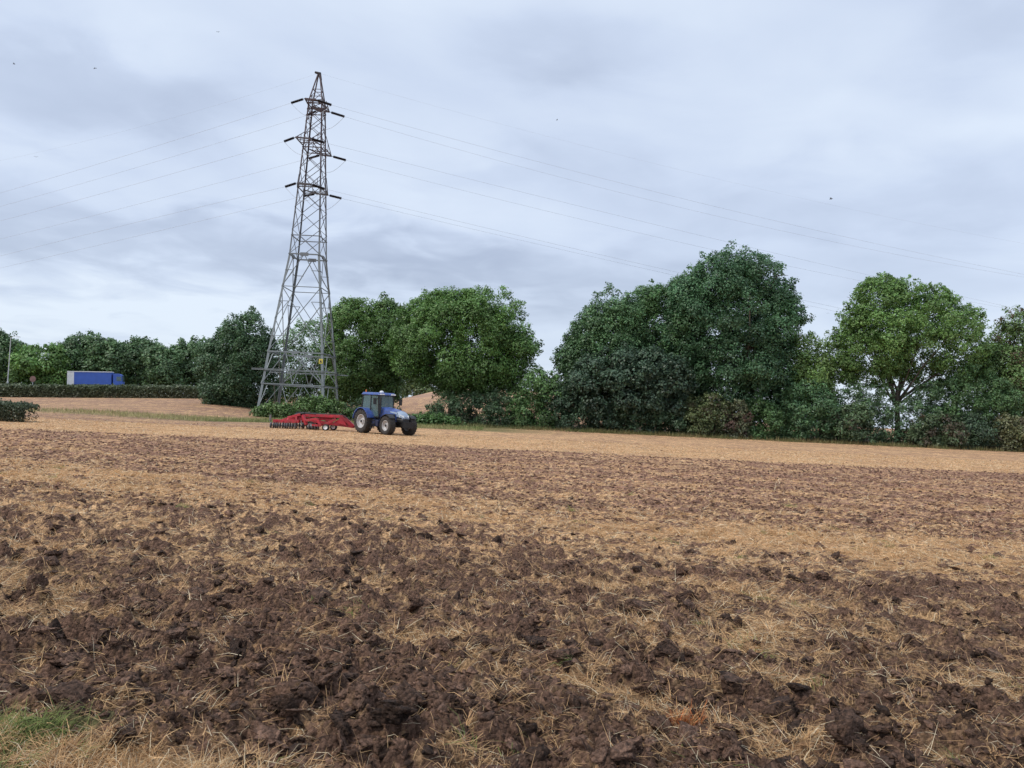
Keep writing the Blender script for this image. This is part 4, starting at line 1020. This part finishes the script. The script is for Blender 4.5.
# ------------------------------------------------------------------ disc cultivator
def harrow():
    hx, hy = -11.4, 58.9
    t = empty('disc_cultivator', (hx, hy, float(terrain(hx, hy))), R(-3)); tag(t, 'red disc cultivator hitched behind the blue tractor', 'cultivator'); t.scale = (.99, .99, .93)
    b = MB()
    for y in (-.42, .42):
        b.bar((-4.4, y, 1.16), (-1.5, y, 1.20), .19, .23); b.bar((-1.5, y, 1.20), (-.55, y*.35, .42), .19, .23)
        b.bar((-2.4, y, .60), (-.55, y*.3, .40), .18, .21); b.bar((-4.4, y, 1.16), (-5.6, y, .92), .17, .2)
        b.bar((-3.9, y, .72), (-2.4, y, .60), .17, .2)
    for x in (-4.4, -3.3, -2.3, -1.5): b.bar((x, -.5, 1.18), (x, .5, 1.18), .19)
    b.bar((-.6, 0, .40), (.35, 0, .5), .18)
    b.build('frame', M_red, t, bevel=.015)
    for y in (-.5, .5):
        b = MB(); b.prism([(-1.75, .66), (-.95, .5), (-1.3, 1.02), (-1.5, 1.1)], y-.03, y+.03); b.build('side_plate', M_red, t)
    b = MB(); b.box(-3.2, -2.1, -.3, .3, 1.0, 1.15); b.box(-4.9, -4.2, -.75, .75, .7, .98); b.prism([(-3.4, .98), (-2.0, .98), (-2.2, .8), (-3.2, .85)], -.35, .35); b.build('centre_box', M_red, t, bevel=.03)
    for s in (-1, 1):      # folding wings
        b = MB()
        b.bar((-6.0, s*.8, .62), (-5.1, s*.8, 1.02), .17); b.bar((-5.1, s*.8, 1.02), (-4.5, s*.8, 1.22), .19); b.bar((-6.5, s*1.05, .60), (-4.5, s*1.05, .66), .18, .26)
        b.bar((-4.3, s*.8, 1.18), (-3.9, s*1.1, .42), .19); b.bar((-3.95, s*1.1, .75), (-3.1, s*1.15, .95), .18); b.bar((-3.1, s*1.15, .95), (-2.75, s*1.15, .38), .18)
        b.bar((-3.5, s*1.0, .42), (-2.8, s*1.0, .40), .17); b.bar((-2.5, s*1.0, .5), (-1.7, s*.9, .98), .18); b.bar((-5.4, s*.8, .95), (-5.4, s*1.1, .6), .1); b.bar((-4.8, s*.8, 1.1), (-4.7, s*1.1, .6), .1)
        for k in range(4): b.bar((-6.2+k*.5, s*.7, .66), (-6.2+k*.5, s*1.2, .6), .09)
        b.build('wing_frame', M_red, t, bevel=.01)
    def gang(x0, x1, y, n, r, nm='disc'):
        ax = MB(); ax.tube([(x0-.05, y, r), (x1+.05, y, r)], .035, 8)
        g = ax.build('disc_axle', M_black, t)
        for k in range(n):
            x = x0+(x1-x0)*k/(n-1)+rng.normal(0, .02); b = MB()
            prof = [(.055, .001), (.045, r*.5), (0, r), (.012, r), (.058, r*.5), (.068, .001)]
            b.lathe(prof, (x, y, r), 20, 'x')
            d = b.build(nm, M_disc, t, smooth=True); d.rotation_euler = (0, 0, 0)
    gang(-6.65, -4.75, -1.1, 11, .26); gang(-6.5, -4.6, 1.2, 11, .26)
    gang(-3.75, -3.0, -.9, 4, .24)
    b = MB(); b.tube([(-5.0, -.5, 1.18), (-4.3, -.5, 1.34)], .11, 10); b.tube([(-4.3, -.5, 1.34), (-3.4, -.5, 1.3)], .04, 8); b.box(-5.0, -4.4, -.4, .45, 1.2, 1.42); b.build('hydraulic_ram', M_black, t)
    b = MB(); b.tube([(-4.4, .1, 1.38), (-3., .15, 1.36), (-1.6, .1, 1.34), (-.9, .05, .95), (.3, 0, .9)], .025, 6); b.tube([(-4.4, -.1, 1.38), (-3., -.1, 1.33), (-1.5, -.1, 1.4), (-.8, -.05, .98), (.3, -.05, .95)], .025, 6); b.build('hose', M_black, t)
    for (x, y, r) in ((-3.75, -.55, .34), (-3.75, .55, .34), (-2.4, -1.05, .27), (-2.4, 1.05, .27)):
        e = empty('transport_wheel', (x, y, r), 0, t)
        b = MB(); w = .13; b.lathe([(-w, r*.6), (-w, r*.9), (-w*.7, r), (w*.7, r), (w, r*.9), (w, r*.6)], (0, 0, 0), 24); b.build('tyre', M_tyre, e, smooth=True)
        b = MB(); b.lathe([(-w*.9, r*.64), (-w*.95, r*.55), (-w*.6, r*.3), (-w*.7, .001)], (0, 0, 0), 20); b.lathe([(w*.9, r*.64), (w*.95, r*.55), (w*.6, r*.3), (w*.7, .001)], (0, 0, 0), 20); b.build('rim', M_white, e)
    b = MB(); b.tube([(-4.3, -1.2, .75), (-4.2, -1.25, .4), (-4.35, -1.25, .12)], .03, 6); b.box(-6.75, -6.65, -1.2, -1.0, .6, 1.1); b.build('side_deflector', M_disc, t)
harrow()

# ------------------------------------------------------------------ lorry
def lorry():
    p = at(68.5, 371, 131.0); zr = 2.42
    t = empty('lorry', (p.x, p.y, zr), R(19)); t.rotation_euler = (0, R(-2.6), R(19)); tag(t, 'blue curtain-sided lorry with a white rear end driving behind the hedge', 'lorry')
    top = p.z-zr; L = 6.7; w = 2.5
    b = MB(); b.box(0, L, 0, w, 1.05, top-.12); body = b.build('cargo_body', M_curtain, t)
    b = MB(); b.box(-.06, L+.06, -.05, w+.05, top-.14, top); b.build('roof', M_white, t)
    b = MB(); b.box(-.04, 1.0, -.025, w+.02, 1.0, top-.14); b.build('rear_door', M_white, t)
    b = MB(); b.box(1.0, L, -.03, -.01, .95, 1.08)
    b.build('curtain_rail', M_bluedk, body)
    b = MB(); b.prism([(L+.25, .6), (L+1.75, .6), (L+1.75, 1.5), (L+1.6, 2.7), (L+1.2, 2.95), (L+.25, 2.95)], .05, w-.05); cab = b.build('cab', M_curtain, t, bevel=.05)
    b = MB(); b.prism([(L+.8, 1.7), (L+1.6, 1.7), (L+1.5, 2.45), (L+.8, 2.45)], .03, .045); b.build('side_window', M_glass, cab)
    b = MB(); b.hexa([(L+1.78, .2, 1.6), (L+1.78, w-.2, 1.6), (L+1.75, w-.2, 1.6), (L+1.75, .2, 1.6), (L+1.66, .25, 2.65), (L+1.66, w-.25, 2.65), (L+1.63, w-.25, 2.65), (L+1.63, .25, 2.65)]); b.build('windscreen', M_glass, cab)
    b = MB(); b.box(0.1, L+1.8, .5, w-.5, .7, 1.0); b.build('chassis', M_black, t)
    for x in (1.2, 2.4, L+1.1):
        for y in (.2, w-.2):
            b = MB(); b.lathe([(-.14, .001), (-.14, .3), (-.14, .48), (-.1, .52), (.1, .52), (.14, .48), (.14, .3), (.14, .001)], (x, y, .52), 20); b.build('wheel', M_tyre, t)
lorry()
def lamp_post():
    p = at(7.5, 384, 128.5); q = at(10, 337, 128.5); g = float(terrain(p.x, p.y)); h = q.z-g
    t = empty('lamp_post', (p.x, p.y, g)); tag(t, 'slim pale street lamp post at the far left beyond the hedge', 'lamp post')
    b = MB(); b.tube([(0, 0, -.2), (0, 0, 1.4), (0, 0, 1.5), (0, 0, h)], [.13, .13, .09, .055], 10); b.build('post', M_pole, t)
    b = MB(); b.tube([(0, 0, h-.05), (.5, 0, h+.12), (1.1, 0, h+.1)], .035, 6); b.build('arm', M_pole, t)
    b = MB(); b.hexa([(1.0, -.12, h+.02), (1.6, -.1, h+.05), (1.6, .1, h+.05), (1.0, .12, h+.02), (1.05, -.09, h+.16), (1.55, -.07, h+.13), (1.55, .07, h+.13), (1.05, .09, h+.16)]); b.build('lamp_head', M_pole, t)
lamp_post()
def road_sign():
    p = at(33, 379, 127.5); g = float(terrain(p.x, p.y)); h = p.z-g
    t = empty('road_sign', (p.x, p.y, g)); tag(t, 'round reddish-brown road sign seen from behind, above the long hedge', 'road sign')
    b = MB(); b.tube([(0, 0, -.2), (0, 0, h+.3)], .05, 8); b.build('post', M_pole, t)
    b = MB(); b.lathe([(-.03, .001), (-.03, .5), (-.06, .5), (-.06, .001)], (0, 0, h), 24); b.build('sign_plate', M_brown, t)
road_sign()
# ------------------------------------------------------------------ birds
def bird(px, py, Y, s, rz, up, label):
    p = at(px, py, Y); s *= .75; t = empty('bird', p, rz); tag(t, label, 'bird', 'birds over the field')
    b = MB(); b.tube([(-.5*s, 0, 0), (-.3*s, 0, .0), (0, 0, 0), (.3*s, 0, .02*s), (.42*s, 0, .03*s), (.52*s, 0, .02*s)], [.02*s, .07*s, .11*s, .08*s, .07*s, .015*s], 8)
    b.build('body', M_black, t, smooth=True)
    for sd in (-1, 1):
        b = MB(); y1, y2 = sd*.45*s, sd*.95*s; z1, z2 = up*.25*s, up*.15*s
        b.add([(.15*s, 0, 0), (-.15*s, 0, 0), (-.18*s, y1, z1), (.2*s, y1, z1), (-.22*s, y2, z2), (0, y2, z2)], [(0, 1, 2, 3), (3, 2, 4, 5)]); b.build('wing', M_black, t)
bird(218, 32, 75, .24, 1.6, 1, 'small flying bird high up, between the top left corner and the pylon')
bird(14, 64, 60, .26, .4, 1, 'dark flying bird nearest the top left corner')
bird(95, 68, 60, .26, 1.2, -1, 'dark flying bird right of the one in the top left corner')
bird(36, 157, 75, .26, 2., 1, 'small flying bird at the left above the overhead cables')
bird(557, 120, 75, .26, .2, 1, 'small flying bird high in the middle of the sky')
bird(831, 199, 60, .38, -.6, 1, 'larger gliding bird on the right side of the sky')
bird(828, 313, 75, .24, 1., -1, 'small bird flying low beside the tallest tree')

# ------------------------------------------------------------------ light
w = bpy.data.worlds.new('World'); scn.world = w; w.use_nodes = True; nt = w.node_tree; L = nt.links.new
bg = nt.nodes['Background']
SUN_EL, SUN_AZ = R(48), R(-120)      # azimuth: direction the light comes from, measured from +Y clockwise
sky = N(nt, 'ShaderNodeTexSky', sky_type='NISHITA'); sky.sun_disc = False; sky.sun_elevation = SUN_EL; sky.sun_rotation = SUN_AZ
tc = N(nt, 'ShaderNodeTexCoord'); sp = N(nt, 'ShaderNodeSeparateXYZ'); L(tc.outputs['Generated'], sp.inputs[0])
def mth(op, a, b=None, c=None):
    n = N(nt, 'ShaderNodeMath', operation=op)
    for i, v in enumerate((a, b, c)):
        if v is None: continue
        if isinstance(v, (int, float)): n.inputs[i].default_value = v
        else: L(v, n.inputs[i])
    return n.outputs[0]
zc = mth('ADD', mth('MAXIMUM', sp.outputs['Z'], 0), .16)
cb = N(nt, 'ShaderNodeCombineXYZ'); L(mth('DIVIDE', sp.outputs['X'], zc), cb.inputs[0]); L(mth('DIVIDE', sp.outputs['Y'], zc), cb.inputs[1])
def cloud(scale, det, off, dist=.4, sx=1.):
    mp = N(nt, 'ShaderNodeMapping'); mp.inputs['Location'].default_value = off; mp.inputs['Scale'].default_value = (sx, 1, 1); L(cb.outputs[0], mp.inputs[0])
    n = N(nt, 'ShaderNodeTexNoise'); n.inputs['Scale'].default_value = scale; n.inputs['Detail'].default_value = det; n.inputs['Roughness'].default_value = .5; n.inputs['Distortion'].default_value = dist
    L(mp.outputs[0], n.inputs['Vector']); return n.outputs['Fac']
c1 = cloud(.7, 6, (3.1, 1.7, 0)); c2 = cloud(2.4, 7, (.3, 5.2, 0), .6, .7)
cl = mth('ADD', mth('MULTIPLY', c1, .68), mth('MULTIPLY', c2, .32))
# a darker cloud bank high on the left, brighter sky low on the left
def toward(px, py):
    return (at(px, py, 100)-Vector((0, 0, H))).normalized()
az = mth('ARCTAN2', sp.outputs['X'], sp.outputs['Y']); el = mth('ARCSINE', sp.outputs['Z'])
w1 = mth('MULTIPLY', mth('SUBTRACT', cloud(2.2, 5, (7, 2, 0)), .5), .26); w2 = mth('MULTIPLY', mth('SUBTRACT', cloud(3.1, 6, (1, 9, 0)), .5), .16)
azw = mth('ADD', az, w1); elw = mth('ADD', el, w2)
def patch(px, py, rx, ry):
    v = toward(px, py); a0 = math.atan2(v.x, v.y); e0 = math.asin(v.z)
    u = mth('MULTIPLY', mth('SUBTRACT', azw, a0), F_PX/rx); q = mth('MULTIPLY', mth('SUBTRACT', elw, e0), F_PX/ry)
    return mth('EXPONENT', mth('MULTIPLY', mth('ADD', mth('MULTIPLY', u, u), mth('MULTIPLY', q, q)), -1))
cl = mth('ADD', mth('MULTIPLY', mth('SUBTRACT', cl, .5), 1.3), .60)
for (px, py, rx, ry, k) in ((60, 90, 150, 45, -.34), (200, 95, 70, 28, -.16), (570, 55, 130, 32, -.26), (970, 50, 90, 40, -.24), (880, 205, 190, 38, -.26), (480, 175, 80, 24, -.15),
                            (190, 246, 260, 32, -.40), (430, 262, 170, 30, -.26), (720, 285, 220, 26, -.14), (90, 316, 240, 26, .30), (260, 130, 80, 45, .12), (400, 30, 120, 50, .12), (700, 120, 200, 50, .08)):
    cl = mth('ADD', cl, mth('MULTIPLY', patch(px, py, rx, ry), k))
rp = N(nt, 'ShaderNodeValToRGB'); e = rp.color_ramp.elements
e[0].position = .1; e[0].color = (.45, .53, .70, 1); e[1].position = .82; e[1].color = (.84, .94, 1.08, 1); e.new(.5).color = (.665, .765, .95, 1)
L(cl, rp.inputs[0])
hz = N(nt, 'ShaderNodeMapRange'); hz.inputs[1].default_value = 0; hz.inputs[2].default_value = .22; hz.inputs[3].default_value = .35; hz.inputs[4].default_value = 0
L(sp.outputs['Z'], hz.inputs[0])
m1 = N(nt, 'ShaderNodeMix', data_type='RGBA'); L(hz.outputs[0], m1.inputs[0]); L(rp.outputs[0], m1.inputs[6]); m1.inputs[7].default_value = (.74, .83, .92, 1)
sk = N(nt, 'ShaderNodeVectorMath', operation='SCALE'); L(sky.outputs[0], sk.inputs[0]); sk.inputs['Scale'].default_value = .1
m2 = N(nt, 'ShaderNodeMix', data_type='RGBA'); m2.inputs[0].default_value = .1; L(m1.outputs[2], m2.inputs[6]); L(sk.outputs[0], m2.inputs[7])
L(m2.outputs[2], bg.inputs['Color']); bg.inputs['Strength'].default_value = 1.0
sd = bpy.data.lights.new('sun', 'SUN'); sd.energy = 2.3; sd.angle = R(9); sd.color = (1, .93, .82)
so = bpy.data.objects.new('sun', sd); col.objects.link(so)
dv = Vector((math.sin(SUN_AZ)*math.cos(SUN_EL), math.cos(SUN_AZ)*math.cos(SUN_EL), math.sin(SUN_EL)))
so.rotation_euler = dv.to_track_quat('Z', 'Y').to_euler()
scn.view_settings.view_transform = 'Standard'; scn.view_settings.look = 'None'; scn.view_settings.exposure = 0; scn.view_settings.gamma = 1
scn.render.engine = 'CYCLES'
